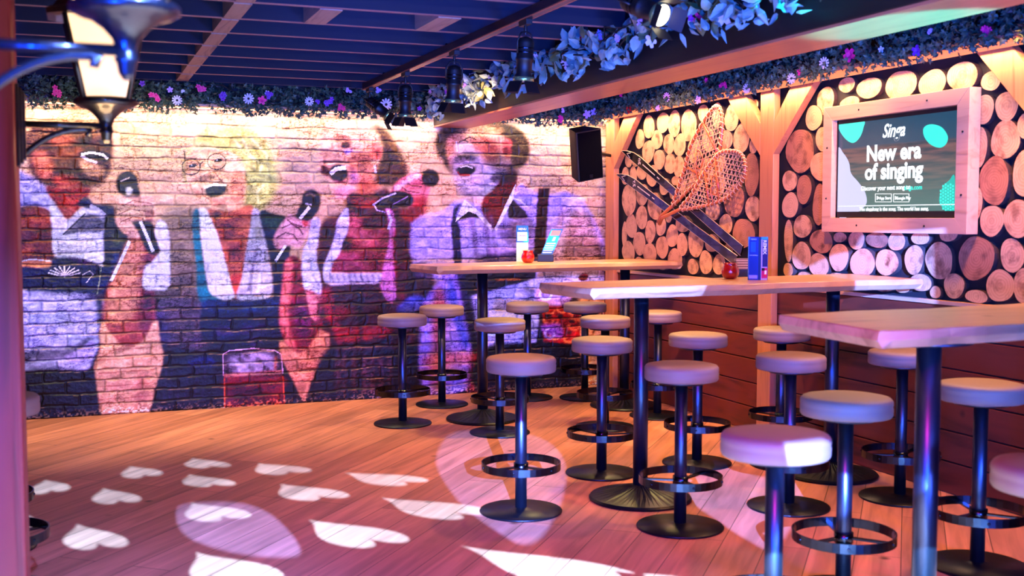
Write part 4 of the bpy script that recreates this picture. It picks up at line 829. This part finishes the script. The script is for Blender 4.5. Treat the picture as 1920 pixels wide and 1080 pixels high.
blob([(1761,372),(1768,350),(1780,338),(1790,331),(1790,399),(1775,396),(1764,385)], EC, 'shape', True, .0001)
def st(txt, px, py, h, bold=0, shear=0, sx=1, m_=None): # size from cap height in metres
    q = spt(px, py); M = frame_mat(q+Vector((-.001, 0, 0)), (0, -1, 0), (0, 0, 1)); letters(txt, h, m_ or EW, M, scr, 'lettering', .0004, 'CENTER', bold, shear, sx)
st('Singa', 1675, 256, .105, .0022, .35, .85); st('New era', 1674, 299, .125, .0045, 0, 1.0); st('of singing', 1674, 334, .125, .0045, 0, 1.0)
st('Discover your next song on', 1660, 356, .036, .0009); st('singa.com', 1712, 355.5, .036, .0009, m_=ET); st('The singalong is the song. The world has sung.', 1674, 395, .030, .0007)
for a, b in ((1641, 1672), (1675, 1705)):
    for (u0, v0, u1, v1) in ((a, 363, b, 364), (a, 378, b, 379), (a, 363, a+1, 379), (b-1, 363, b, 379)): blob([(u0, v0), (u1, v0), (u1, v1), (u0, v1)], EW, 'badge_outline', False)
    blob([(a+3, 367), (a+9, 371), (a+3, 375)], EW, 'badge_mark', False); st('App Store' if a < 1650 else 'Google Play', (a+b)/2+4, 374, .024, .0004)
blob([(1571,386),(1790,382.5),(1790,384),(1571,387.5)], EW, 'line', False)
# ------------------------------------------------------------------ skis
SKIM, EDGE, INK = plain('ski_black', (.06, .055, .05), .25, coat=.6), plain('ski_edge', (.8, .68, .58), .3, metal=.6), plain('ski_print', (.82, .72, .62), .4)
def ski(p0, p1, num, lab, xo):
    a = onx(*p0, xo); b = onx(*p1, xo); u = (b-a); Ln = u.length; u.normalize(); v = Vector((-1, 0, 0)).cross(u)*-1; v.normalize()
    t = thing('ski', lab, 'ski', b, 0, 'old skis hung on the logs'); Mx = frame_mat(a-b, u, v)  # x along, y across
    if (Mx.to_3x3() @ Vector((0, 0, 1))).x > 0: v = -v; Mx = frame_mat(a-b, u, v)
    wd = .036; pr = [(0, 0), (.05, .018), (.13, .034), (.25, wd+.003)]+[(.25+(Ln-.25)*k/8, wd-.006*math.sin(math.pi*k/8)) for k in range(1, 9)]
    out = [(x, y) for x, y in pr]+[(x, -y) for x, y in pr[::-1] if y > 0]
    def lift(x): return .05*max(0, 1-x/.22)**2
    n = len(pr); vs = []; 
    for (x, y) in pr: vs += [Mx @ Vector((x, y, lift(x))), Mx @ Vector((x, -y, lift(x))), Mx @ Vector((x, -y, lift(x)+.012)), Mx @ Vector((x, y, lift(x)+.012))]
    fs = []
    for k in range(n-1):
        o_ = 4*k
        for j in range(4): fs.append((o_+j, o_+(j+1) % 4, o_+4+(j+1) % 4, o_+4+j))
    fs += [(0, 3, 2, 1), (4*n-4, 4*n-3, 4*n-2, 4*n-1)]
    MB().add(vs, fs).build('body', SKIM, t)
    for s_ in (1, -1): MB().tube([Mx @ Vector((x, s_*(y+.001), lift(x)+.010)) for x, y in pr], .0028, 5).build('edge', EDGE, t)
    MB().box((.30, -.004, .012), (.52, .004, .0135), 0, Mx).build('groove_stripe', INK, t); MB().box((.56, -.004, .012), (.60, .004, .0135), 0, Mx).build('groove_stripe', INK, t)
    flip = 1
    letters(num, .055, INK, Mx @ Matrix.Translation((.235, .0, .0135)) @ Matrix.Rotation(math.radians(120), 4, 'Z') @ Matrix.Translation((0, -.02, 0)), t, 'number', bold=.0008)
    for s_ in (1, -1): MB().tube([Mx @ Vector((.10, s_*.022, lift(.1)+.013)), Mx @ Vector((.06, 0, lift(.06)+.013))], .0025, 5).build('tip_mark', INK, t)
    return t
ski((1178, 283), (1393, 470), '30', 'upper black ski with tip towards the ceiling corner, numbered 30', 4.235)
ski((1168, 327), (1383, 489), '32', 'lower black ski running behind the snowshoe tails, numbered 32', 4.225)
# ------------------------------------------------------------------ snowshoes
def snowshoe(outl, tail, lab, xo, bars, seed):
    pts = [onx(a, b, xo) for a, b in smooth(outl, 6)]; o_ = onx(*tail, xo); t = thing('snowshoe', lab, 'snowshoe', o_, 0, 'woven snowshoes hung on the logs')
    loc = [p-o_ for p in pts]; MB().tube(loc, .0115, 8, closed=True).build('frame', ASHW, t)
    te = onx(*tail, xo)-o_; MB().tube([loc[0], te+Vector((0, .0, 0)), te+Vector((0, .05, -.05))], .014, 8).build('tail', ASHW, t)
    P2 = [(p.y, p.z) for p in loc]
    def clip(p, d):
        ts = []
        for i in range(len(P2)):
            a = P2[i]; b = P2[(i+1) % len(P2)]; ex, ey = b[0]-a[0], b[1]-a[1]; den = d[0]*ey-d[1]*ex
            if abs(den) < 1e-9: continue
            wx, wy = a[0]-p[0], a[1]-p[1]; s = (wx*ey-wy*ex)/den; q = (wx*d[1]-wy*d[0])/den
            if 0 <= q < 1: ts.append(s)
        ts.sort(); return [(ts[i], ts[i+1]) for i in range(0, len(ts)-1, 2)]
    cy, cz = sum(p[0] for p in P2)/len(P2), sum(p[1] for p in P2)/len(P2); rr = random.Random(seed); m_ = MB()
    ax = math.atan2(cz, cy)
    for ang, gap, xoff in ((ax+.5, .034, -.004), (ax-.5, .034, .002), (ax+math.pi/2, .046, .006)):
        d = (math.cos(ang), math.sin(ang)); nn = (-d[1], d[0])
        for k in range(-22, 23):
            base = (cy+nn[0]*gap*k+rr.uniform(-.004, .004), cz+nn[1]*gap*k)
            for (s0, s1) in clip(base, d):
                if s1-s0 < .02: continue
                m_.tube([Vector((xoff+.003*math.sin(j*2+k), base[0]+d[0]*(s0+(s1-s0)*j/6)+.003*math.sin(j*3+k), base[1]+d[1]*(s0+(s1-s0)*j/6))) for j in range(7)], .0032, 5)
    m_.build('webbing', RAWHIDE, t)
    nt_ = 46; co_ = []                                  # one cord wound around the frame
    for k in range(nt_*8):
        u = k/(nt_*8)*len(loc); i = int(u); p = loc[i % len(loc)]; q = loc[(i+1) % len(loc)]; tn = (q-p).normalized(); sd = tn.cross(Vector((1, 0, 0))); a = k*math.pi/4
        co_.append(p.lerp(q, u-i)+(sd*math.cos(a)+Vector((1, 0, 0))*math.sin(a))*.0145)
    MB().tube(co_, .0035, 5).build('lacing', RAWHIDE, t)
    for (a, b) in bars:
        pa, pb = onx(*a, xo)-o_, onx(*b, xo)-o_; MB().tube([pa, pb], .011, 7).build('crossbar', ASHW, t)
    c = Vector((-.006, cy, cz)); MB().tube([c+Vector((-.004-.004*math.sin(a), .045*math.cos(a), .05*math.sin(a)-.01*a)) for a in [k*.5 for k in range(15)]], .005, 6).build('strap', ASHW, t)
    MB().tube([c+Vector((-.012, .03, .03)), c+Vector((-.02, .035, -.08)), c+Vector((-.014, .0, -.17))], .005, 6).build('strap', ASHW, t)
    return t
snowshoe([(1262,385),(1272,352),(1283,318),(1293,280),(1310,244),(1333,208),(1346,200),(1354,220),(1353,255),(1347,290),(1334,316),(1312,338),(1288,360)], (1240,405), 'upper snowshoe with pointed toe reaching towards the light strip', 4.205, [((1318, 228), (1345, 285)), ((1290, 315), (1315, 330))], 4)
snowshoe([(1276,392),(1296,366),(1314,334),(1334,304),(1352,286),(1376,284),(1392,293),(1397,318),(1389,344),(1368,368),(1338,382),(1306,389)], (1242,408), 'lower snowshoe with round toe lying across the upper one and the skis', 4.160, [((1341, 295), (1349, 378)), ((1322, 320), (1330, 384))], 9)
# ------------------------------------------------------------------ loudspeaker
c = (ony(1080, 245, 8.22)+ony(1128, 242, 8.22)+ony(1134, 338, 8.22)+ony(1083, 341, 8.22))/4
t = thing('loudspeaker', 'black loudspeaker tilted down beside the corner post', 'loudspeaker', c)
M = Matrix.Rotation(math.radians(6), 4, 'Z') @ Matrix.Rotation(math.radians(12), 4, 'X') @ Matrix.Rotation(math.radians(-11), 4, 'Y')
MB().box((-.115, .0, -.205), (.115, .02, .205), 0, M).build('front_panel', BLACKP, t, bevel=.004)
MB().prism([M @ Vector(q) for q in ((-.115, .02, -.205), (.115, .02, -.205), (.07, .2, -.205), (-.07, .2, -.205))], M.to_3x3() @ Vector((0, 0, .41))).build('cabinet', plain('cabinet_black', (.10, .05, .05), .6, spec=.1), t, bevel=.003)
GR = plain('grille', (.02, .018, .03), .95, bump=.3, scale=400, spec=.05); MB().box((-.105, -.005, -.195), (.105, 0, .195), 0, M).build('grille', GR, t)
MB().box((-.018, -.008, -.185), (.014, -.005, -.155), 0, M).build('badge', CHROME, t)
MB().tube([M @ Vector((0, .18, 0)), M @ Vector((.05, .22, 0)), Vector((XP-c.x+.0, 8.44-c.y+.06, .02))], .014, 8).build('bracket', BLACKP, t)
# ------------------------------------------------------------------ lighting track and its heads
XT, ZT = 2.03, 2.40
t = thing('light_track', 'long dark lighting track hanging under the joists beside the beam', 'lighting track', (XT, 3.0, ZT))
LIPHI = plain('lip_highlight', (.85, .52, .34), .3, metal=.6)  # orange lip colour stands in for warm highlights along the rail
TRM = plain('track_metal', (.22, .17, .17), .3, metal=.7)
MB().box((-.018, -.2, 0), (.018, 5.15, .05)).build('rail', TRM, t, bevel=.002); MB().box((-.022, -.2, 0), (-.018, 5.15, .006)).box((.018, -.2, 0), (.022, 5.15, .006)).build('highlight_lip', LIPHI, t)
for y in (.4, 1.8, 3.2, 4.6): MB().tube([(0, y, .05), (0, y, .063)], .006, 6).build('hanger', CHROME, t)
LENS = emit('lamp_lens', (1, .93, .78), 9); LENSO = plain('lamp_lens_off', (.5, .5, .45), .1, coat=1)
RIMG = plain('lamp_rim', (.62, .72, .45), .2, metal=.8)
def head(y, tilt, yaw, lab, lit=False, s=1.0, doors=True):
    t = thing('track_spotlight', lab, 'spotlight', (XT, y, ZT), 0, 'spotlights on the lighting track')
    MB().box((-.016, -.05, -.026), (.016, .05, 0)).lathe([(.008, -.07), (.008, -.024)], 10).build('adapter', BLACKP, t, bevel=.002)
    R = Matrix.Translation((0, 0, -.10)) @ Matrix.Rotation(yaw, 4, 'Z') @ Matrix.Rotation(tilt, 4, 'X') @ Matrix.Scale(s, 4)   # lamp looks along local -z
    m_ = MB(); m_.tube([R @ Vector(q) for q in ((-.05, 0, -.06), (-.054, 0, .0), (-.03, 0, .038), (0, 0, .045), (.03, 0, .038), (.054, 0, 0), (.05, 0, -.06))], .005, 6)
    m_.build('yoke', BLACKP, t)
    MB().lathe([(.012, .022), (.034, .012), (.040, -.01), (.040, -.075), (.043, -.078), (.043, -.09), (.038, -.094), (.036, -.15), (.047, -.17), (.047, -.185), (.043, -.187)], 24, 0, R).build('housing', BLACKP, t)
    for z in (-.03, -.05): MB().lathe([(.0415, z), (.0425, z-.003), (.0415, z-.006)], 24, 0, R, caps=False).build('cooling_rib', CHROME, t)
    MB().lathe([(.0475, -.168), (.0505, -.172), (.0505, -.184), (.0475, -.188)], 24, 0, R, caps=False).build('rim', RIMG, t)
    MB().lathe([(.001, -.1885), (.042, -.188), (.040, -.1905), (.001, -.192)][::-1], 20, 0, R, caps=False).build('lens', LENS if lit else LENSO, t)
    if doors:
        for k in range(4):
            Q = R @ Matrix.Translation((0, 0, -.19)) @ Matrix.Rotation(k*math.pi/2, 4, 'Z') @ Matrix.Translation((0, .049, 0)) @ Matrix.Rotation(.45, 4, 'X')
            MB().box((-.042, -.001, -.06), (.042, .001, 0), 0, Q).build('barn_door', BLACKP, t)
    return t
head(8.00, .95, -2.2, 'spotlight nearest the mural, turned sideways among the ivy')
head(7.06, .05, .3, 'second spotlight from the mural, hanging straight down')
head(6.06, .12, .2, 'third spotlight from the mural, hanging before the beam garland')
head(4.99, .08, .4, 'fourth spotlight from the mural with a rim catching warm light')
head(3.93, 1.15, .35+math.pi, 'nearest spotlight with its lit lens turned towards the viewer', True, 1.0)
# ------------------------------------------------------------------ LED strips under the ivy
EM1, EM2 = emit('led_mural', (1, .80, .60), 3), emit('led_logs', (1, .50, .32), 1.6)
t = thing('light_strip', 'warm light strip along the top of the mural under the ivy', 'light strip', (0, D-.16, 2.27))
MB().box((-.85, .02, .012), (4.2, .15, .03)).build('batten', PINEY, t); MB().tube([(-.85, .10, .006), (4.18, .10, .006)], .006, 8).build('tube', EM1, t)
t = thing('light_strip', 'orange glowing light strip along the top of the log wall', 'light strip', (4.13, 3.0, 2.29))
MB().box((0, -.4, .018), (.102, 5.4, .04)).build('batten', PINEY, t); MB().tube([(.012, -.4, -.002), (.012, 5.4, -.002)], .020, 14).build('tube', EM2, t)
MB().box((.066, -.4, -.011), (.076, 5.4, .018)).build('fascia', PINEY, t)
# ------------------------------------------------------------------ garlands
def leaf(m_, p, s, rr, mi=0, kind=0, down=.0):
    q = Matrix.Rotation(rr.uniform(0, 6.28), 4, 'Z') @ Matrix.Rotation(rr.uniform(-1.2, 1.2)+down, 4, 'X') @ Matrix.Rotation(rr.uniform(0, 6.28), 4, 'Y')
    if kind == 0: o = [(0, 0), (.28, -.18), (.55, -.02), (.36, .18), (.62, .50), (.28, .48), (0, 1), (-.28, .48), (-.62, .50), (-.36, .18), (-.55, -.02), (-.28, -.18)]
    else: o = [(0, 0), (.22, .12), (.36, .42), (.26, .75), (0, 1.15), (-.26, .75), (-.36, .42), (-.22, .12)]
    vs = [Vector((0, .35, .12))*s]+[Vector((x, y, -.12*abs(x)*2-.12*(y-.3)**2))*s for x, y in o]; M = Matrix.Translation(p) @ q; n = len(o)
    m_.add([M @ v for v in vs], [(0, 1+k, 1+(k+1) % n) for k in range(n)], mi)
FL = {'white': plain('petal_white', (.86, .84, .88), .5), 'pink': plain('petal_pink', (.90, .12, .50), .5), 'violet': plain('petal_violet', (.45, .15, .65), .5), 'red': plain('petal_red', (.85, .05, .10), .5), 'lilac': plain('petal_lilac', (.78, .62, .88), .5)}
FC = plain('flower_heart', (.12, .06, .04), .7)
def flower(par, p, kind, colr, s, face, rr):
    M = Matrix.Translation(p) @ Vector(face).to_track_quat('Z', 'Y').to_matrix().to_4x4() @ Matrix.Rotation(rr.uniform(0, 6), 4, 'Z'); m_ = MB()
    if kind == 'daisy':
        n = 11
        for k in range(n):
            Q = M @ Matrix.Rotation(2*math.pi*k/n, 4, 'Z'); m_.add([Q @ (Vector(v)*s) for v in ((.1, 0, 0), (.4, -.13, .06), (.9, -.15, .02), (1, 0, 0), (.9, .15, .02), (.4, .13, .06))], [(0, 1, 2, 3, 4, 5)])
        o = m_.build('flower', FL[colr], par); MB().lathe([(.22*s, 0), (.2*s, .1*s), (.08*s, .14*s)], 10, 0, M).build('flower_centre', FC, o)
    else:
        for c_ in range(6 if kind == 'cluster' else 1):
            off = Vector((rr.uniform(-.7, .7), rr.uniform(-.7, .7), rr.uniform(-.2, .3)))*s if kind == 'cluster' else Vector((0, 0, 0)); f = .55 if kind == 'cluster' else 1
            for k in range(5):
                Q = M @ Matrix.Translation(off) @ Matrix.Rotation(2*math.pi*k/5+c_, 4, 'Z'); m_.add([Q @ (Vector(v)*s*f) for v in ((0, 0, 0), (.45, -.35, .22), (.95, -.28, .25), (1.02, 0, .2), (.95, .28, .25), (.45, .35, .22))], [(0, 1, 2, 3, 4, 5)])
        m_.build('flower', FL[colr], par)
def garland(lab, org, ln, axis, box, nleaf, size, leafm, kind, seed, fl, face, nrand):
    rr = random.Random(seed); t = thing('flower_garland', lab, 'garland', org); m_ = MB()
    def pt(u, deep=False):
        a, b = rr.uniform(0, 1), rr.uniform(0, 1)
        q = [0, 0, 0]; q[axis] = u; o_ = 1-axis; q[o_] = box[0]+(box[1]-box[0])*a; q[2] = box[2]+(box[3]-box[2])*b; return Vector(q)
    m3 = MB()
    for s_ in range(3):
        pts = [pt(ln*k/40) for k in range(41)]; m3.tube(pts, .005, 5)
    m3.build('stem', plain('garland_stem_%d' % seed, (.16, .12, .07), .8), t)
    for k in range(nleaf):
        p = pt(rr.uniform(0, ln)); leaf(m_, p, size*rr.uniform(.7, 1.25), rr, 0 if rr.random() < .8 else 1, kind)
    for k in range(nleaf//(9 if kind == 0 else 14)):                          # sprigs hanging below the edge
        u = rr.uniform(0, ln); q = pt(u); q.z = box[2]
        if kind == 0: q[1-axis] = box[0]+rr.uniform(-.015, .02)
        for j in range(rr.randint(2, 5)): leaf(m_, q+Vector((rr.uniform(-.03, .03), rr.uniform(-.03, .03), -.010-.016*j)), size*.85, rr, 0, kind)
    tag(m_.build('foliage', leafm, t), 'green leaves', kind='stuff')
    for (p, kd, cl, s) in fl: flower(t, Vector(p)-Vector(org), kd, cl, s, face, rr)
    for k in range(nrand):
        p = pt(rr.uniform(0, ln)); q = [p.x, p.y, p.z]; o_ = 1-axis; q[o_] = box[0]-.01; flower(t, Vector(q), rr.choice(['daisy', 'simple', 'cluster']), rr.choice(['white', 'pink', 'violet', 'lilac', 'lilac']), rr.uniform(.014, .023), face, rr)
    return t
LM = [LEAF, plain('ivy_leaf_dark', (.12, .15, .12), .5, scale=30, var=.5)]; LM2 = [LEAF2, plain('olive_leaf', (.36, .38, .24), .45, scale=20, var=.4)]
yb_ = 8.46
gf = lambda px, py, y: tuple(ony(px, py, y))
garland('ivy garland with daisies and pink flowers along the top of the mural', (-.85, 8.62, 2.30), 5.05, 0, (-.10, .02, .0, .15), 2700, .036, LM, 0, 21,
  [(gf(107, 172, 8.47), 'cluster', 'pink', .035), (gf(290, 181, 8.47), 'cluster', 'pink', .035), (gf(332, 188, 8.47), 'daisy', 'white', .038), (gf(378, 165, 8.47), 'cluster', 'pink', .035), (gf(466, 185, 8.47), 'daisy', 'white', .042), (gf(491, 188, 8.47), 'simple', 'pink', .034), (gf(580, 190, 8.47), 'daisy', 'white', .036), (gf(420, 182, 8.47), 'cluster', 'violet', .034), (gf(505, 178, 8.47), 'cluster', 'violet', .03), (gf(640, 203, 8.45), 'cluster', 'pink', .03), (gf(724, 196, 8.45), 'daisy', 'white', .050), (gf(617, 190, 8.47), 'cluster', 'violet', .034), (gf(955, 208, 8.45), 'daisy', 'lilac', .045), (gf(1049, 224, 8.45), 'cluster', 'pink', .03), (gf(1100, 214, 8.45), 'simple', 'lilac', .036), (gf(1113, 210, 8.45), 'simple', 'lilac', .032)], (0, -1, -.15), 14)
gx_ = lambda px, py: tuple(onx(px, py, 4.06))
garland('dark flower garland above the glowing strip of the log wall', (4.20, 3.0, 2.345), 5.6, 1, (-.12, .06, .0, .17), 3600, .040, LM, 0, 22,
  [(gx_(1250, 182), 'daisy', 'lilac', .036), (gx_(1358, 160), 'cluster', 'pink', .028), (gx_(1400, 166), 'daisy', 'white', .034), (gx_(1484, 147), 'daisy', 'white', .034), (gx_(1502, 135), 'simple', 'pink', .026), (gx_(1545, 118), 'daisy', 'white', .036), (gx_(1594, 103), 'simple', 'pink', .040), (gx_(1720, 95), 'simple', 'violet', .03), (gx_(1848, 58), 'cluster', 'pink', .028), (gx_(1310, 187), 'simple', 'lilac', .03), (gx_(1180, 205), 'cluster', 'red', .026), (gx_(1234, 202), 'simple', 'lilac', .024)], (-1, -.3, -.1), 12)
gb = lambda px, py: tuple(onx(px, py, 2.66))
garland('garland of big silvery leaves and white blossoms along the top of the beam', (2.645, 3.2, 2.33), 5.3, 1, (-.05, .04, -.01, .13), 560, .070, LM2, 1, 23,
  [(gb(806, 168), 'simple', 'red', .030), (gb(798, 204), 'cluster', 'pink', .030), (gb(823, 168), 'cluster', 'white', .034), (gb(838, 175), 'simple', 'white', .032), (gb(885, 145), 'cluster', 'white', .030), (gb(882, 165), 'simple', 'white', .034), (gb(895, 178), 'simple', 'white', .030), (gb(950, 147), 'simple', 'red', .030), (gb(918, 147), 'simple', 'white', .026), (gb(1057, 115), 'cluster', 'white', .034), (gb(1067, 124), 'simple', 'white', .034), (gb(1094, 70), 'simple', 'red', .024), (gb(1125, 70), 'cluster', 'lilac', .034), (gb(1155, 73), 'simple', 'red', .030), (gb(1150, 82), 'simple', 'white', .038), (gb(1222, 76), 'simple', 'white', .036), (gb(1312, 35), 'simple', 'pink', .030), (gb(1360, 30), 'simple', 'white', .044), (gb(1205, 30), 'simple', 'lilac', .03)], (-1, -.4, -.3), 8)
# ------------------------------------------------------------------ pillars and wall lanterns at the left
t = thing('timber_pillar', 'reddish timber pillar blurred at the left edge', 'pillar', (-.29, 3.5, 0)); MB().box((-.14, 0, 0), (.14, .26, 2.455)).build('shaft', REDW, t, bevel=.01)
t = thing('timber_pillar', 'timber pillar outside the left edge carrying the nearer lantern', 'pillar', (-.27, 1.98, 0)); MB().box((-.13, 0, 0), (.11, .26, 2.455)).build('shaft', REDW, t, bevel=.01)
GLZ = plain('opal_glass', (.9, .8, .62), .35, emis=(1, .80, .50), estr=1.5)
def lantern(loc, wallx, lab, sc_=1.0):
    t = thing('wall_lantern', lab, 'lantern', loc, 0, 'old street style wall lanterns'); t.scale = (sc_,)*3
    wx = (wallx-loc[0])/sc_
    def frus(z0, z1, r0, r1, rot=math.pi/4, n=4):
        return [(r*math.cos(rot+2*math.pi*k/n), r*math.sin(rot+2*math.pi*k/n), z) for r, z in ((r0, z0), (r1, z1)) for k in range(n)]
    s2 = 2**.5; b, c = .062*s2, .110*s2
    MB().add(frus(.002, .236, b-.004, c-.004), [(0, 1, 5, 4), (1, 2, 6, 5), (2, 3, 7, 6), (3, 0, 4, 7), (3, 2, 1, 0), (4, 5, 6, 7)]).build('glass', GLZ, t)
    m_ = MB()
    for k in range(4):
        a = math.pi/4+k*math.pi/2; m_.tube([(b*math.cos(a), b*math.sin(a), 0), (c*math.cos(a), c*math.sin(a), .238)], .008, 6)
    m_.build('corner_bars', IRON, t)
    MB().lathe([(c*.93, .236), (c*1.10, .240), (c*1.12, .256), (c*.98, .266), (c*.80, .30), (c*.45, .345), (.03, .36), (.03, .385), (.045, .395), (.02, .43), (.004, .45)], 8, 0, Matrix.Rotation(math.pi/8, 4, 'Z'), smooth=False).build('roof', IRON, t)
    MB().lathe([(.088, .004), (.094, -.002), (.094, -.012), (.080, -.020), (.060, -.026), (.040, -.040), (.024, -.058), (.018, -.075), (.018, -.090), (.022, -.093), (.017, -.100), (.014, -.118), (.006, -.130)], 24).build('bowl_and_finial', IRON, t)
    m_ = MB(); m_.tube([(wx, 0, -.078), (-.01, 0, -.078)], .0105, 10); m_.tube([(wx*(1-u)+(-.06)*u, 0, -.078-.012-.10*(1-u)**2.2) for u in [k/14 for k in range(15)]]+[(-.045, 0, -.094), (-.05, 0, -.104), (-.06, 0, -.100)], .009, 8)
    m_.tube([(-.065, 0, -.078), (-.072, 0, -.093)], .007, 6)
    m_.build('bracket_arm', IRON, t)
    m_ = MB()
    for k, (ww, dd, hh) in enumerate(((.046, .010, .125), (.038, .018, .115), (.028, .026, .105))): m_.box((wx, -ww, -.10-hh+.02), (wx+dd, ww, -.10+hh+.01))
    m_.build('back_plate', IRON, t, bevel=.003)
    return t
lantern((.100, 3.62, 1.815), -.15, 'farther wall lantern on the reddish pillar, whole lower body in view')
lantern((.094, 2.10, 1.832), -.16, 'nearer wall lantern cut by the top edge, its bowl over the other lantern', 1.0)
lamp('lantern_bulb', 'POINT', (.100, 3.62, 1.66), 2.2, (1, .6, .3), size=.05)
lamp('lantern_bulb', 'POINT', (-.02, 2.9, 2.1), 3, (1, .55, .3), size=.06)
# ------------------------------------------------------------------ effect projectors: a lamp behind a cut metal disc
def heart(T, A_, B_):
    T, A_, B_ = [Vector(onz(*q).xy) for q in (T, A_, B_)]; ea, eb = A_-T, B_-T
    # unit heart, tip at origin; widest points at (.5,.72) and (-.5,.72)
    up = []
    for k in range(36):
        a = math.pi*2*k/36; x = 16*math.sin(a)**3/32; y = (13*math.cos(a)-5*math.cos(2*a)-2*math.cos(3*a)-math.cos(4*a)+17)/29; up.append((x, y))
    out = []
    for x, y in up:
        al = x+y/1.44; be = -x+y/1.44; out.append(T+ea*(al*.98)+eb*(be*.98))
    return [Vector((p.x, p.y, 0)) for p in out]
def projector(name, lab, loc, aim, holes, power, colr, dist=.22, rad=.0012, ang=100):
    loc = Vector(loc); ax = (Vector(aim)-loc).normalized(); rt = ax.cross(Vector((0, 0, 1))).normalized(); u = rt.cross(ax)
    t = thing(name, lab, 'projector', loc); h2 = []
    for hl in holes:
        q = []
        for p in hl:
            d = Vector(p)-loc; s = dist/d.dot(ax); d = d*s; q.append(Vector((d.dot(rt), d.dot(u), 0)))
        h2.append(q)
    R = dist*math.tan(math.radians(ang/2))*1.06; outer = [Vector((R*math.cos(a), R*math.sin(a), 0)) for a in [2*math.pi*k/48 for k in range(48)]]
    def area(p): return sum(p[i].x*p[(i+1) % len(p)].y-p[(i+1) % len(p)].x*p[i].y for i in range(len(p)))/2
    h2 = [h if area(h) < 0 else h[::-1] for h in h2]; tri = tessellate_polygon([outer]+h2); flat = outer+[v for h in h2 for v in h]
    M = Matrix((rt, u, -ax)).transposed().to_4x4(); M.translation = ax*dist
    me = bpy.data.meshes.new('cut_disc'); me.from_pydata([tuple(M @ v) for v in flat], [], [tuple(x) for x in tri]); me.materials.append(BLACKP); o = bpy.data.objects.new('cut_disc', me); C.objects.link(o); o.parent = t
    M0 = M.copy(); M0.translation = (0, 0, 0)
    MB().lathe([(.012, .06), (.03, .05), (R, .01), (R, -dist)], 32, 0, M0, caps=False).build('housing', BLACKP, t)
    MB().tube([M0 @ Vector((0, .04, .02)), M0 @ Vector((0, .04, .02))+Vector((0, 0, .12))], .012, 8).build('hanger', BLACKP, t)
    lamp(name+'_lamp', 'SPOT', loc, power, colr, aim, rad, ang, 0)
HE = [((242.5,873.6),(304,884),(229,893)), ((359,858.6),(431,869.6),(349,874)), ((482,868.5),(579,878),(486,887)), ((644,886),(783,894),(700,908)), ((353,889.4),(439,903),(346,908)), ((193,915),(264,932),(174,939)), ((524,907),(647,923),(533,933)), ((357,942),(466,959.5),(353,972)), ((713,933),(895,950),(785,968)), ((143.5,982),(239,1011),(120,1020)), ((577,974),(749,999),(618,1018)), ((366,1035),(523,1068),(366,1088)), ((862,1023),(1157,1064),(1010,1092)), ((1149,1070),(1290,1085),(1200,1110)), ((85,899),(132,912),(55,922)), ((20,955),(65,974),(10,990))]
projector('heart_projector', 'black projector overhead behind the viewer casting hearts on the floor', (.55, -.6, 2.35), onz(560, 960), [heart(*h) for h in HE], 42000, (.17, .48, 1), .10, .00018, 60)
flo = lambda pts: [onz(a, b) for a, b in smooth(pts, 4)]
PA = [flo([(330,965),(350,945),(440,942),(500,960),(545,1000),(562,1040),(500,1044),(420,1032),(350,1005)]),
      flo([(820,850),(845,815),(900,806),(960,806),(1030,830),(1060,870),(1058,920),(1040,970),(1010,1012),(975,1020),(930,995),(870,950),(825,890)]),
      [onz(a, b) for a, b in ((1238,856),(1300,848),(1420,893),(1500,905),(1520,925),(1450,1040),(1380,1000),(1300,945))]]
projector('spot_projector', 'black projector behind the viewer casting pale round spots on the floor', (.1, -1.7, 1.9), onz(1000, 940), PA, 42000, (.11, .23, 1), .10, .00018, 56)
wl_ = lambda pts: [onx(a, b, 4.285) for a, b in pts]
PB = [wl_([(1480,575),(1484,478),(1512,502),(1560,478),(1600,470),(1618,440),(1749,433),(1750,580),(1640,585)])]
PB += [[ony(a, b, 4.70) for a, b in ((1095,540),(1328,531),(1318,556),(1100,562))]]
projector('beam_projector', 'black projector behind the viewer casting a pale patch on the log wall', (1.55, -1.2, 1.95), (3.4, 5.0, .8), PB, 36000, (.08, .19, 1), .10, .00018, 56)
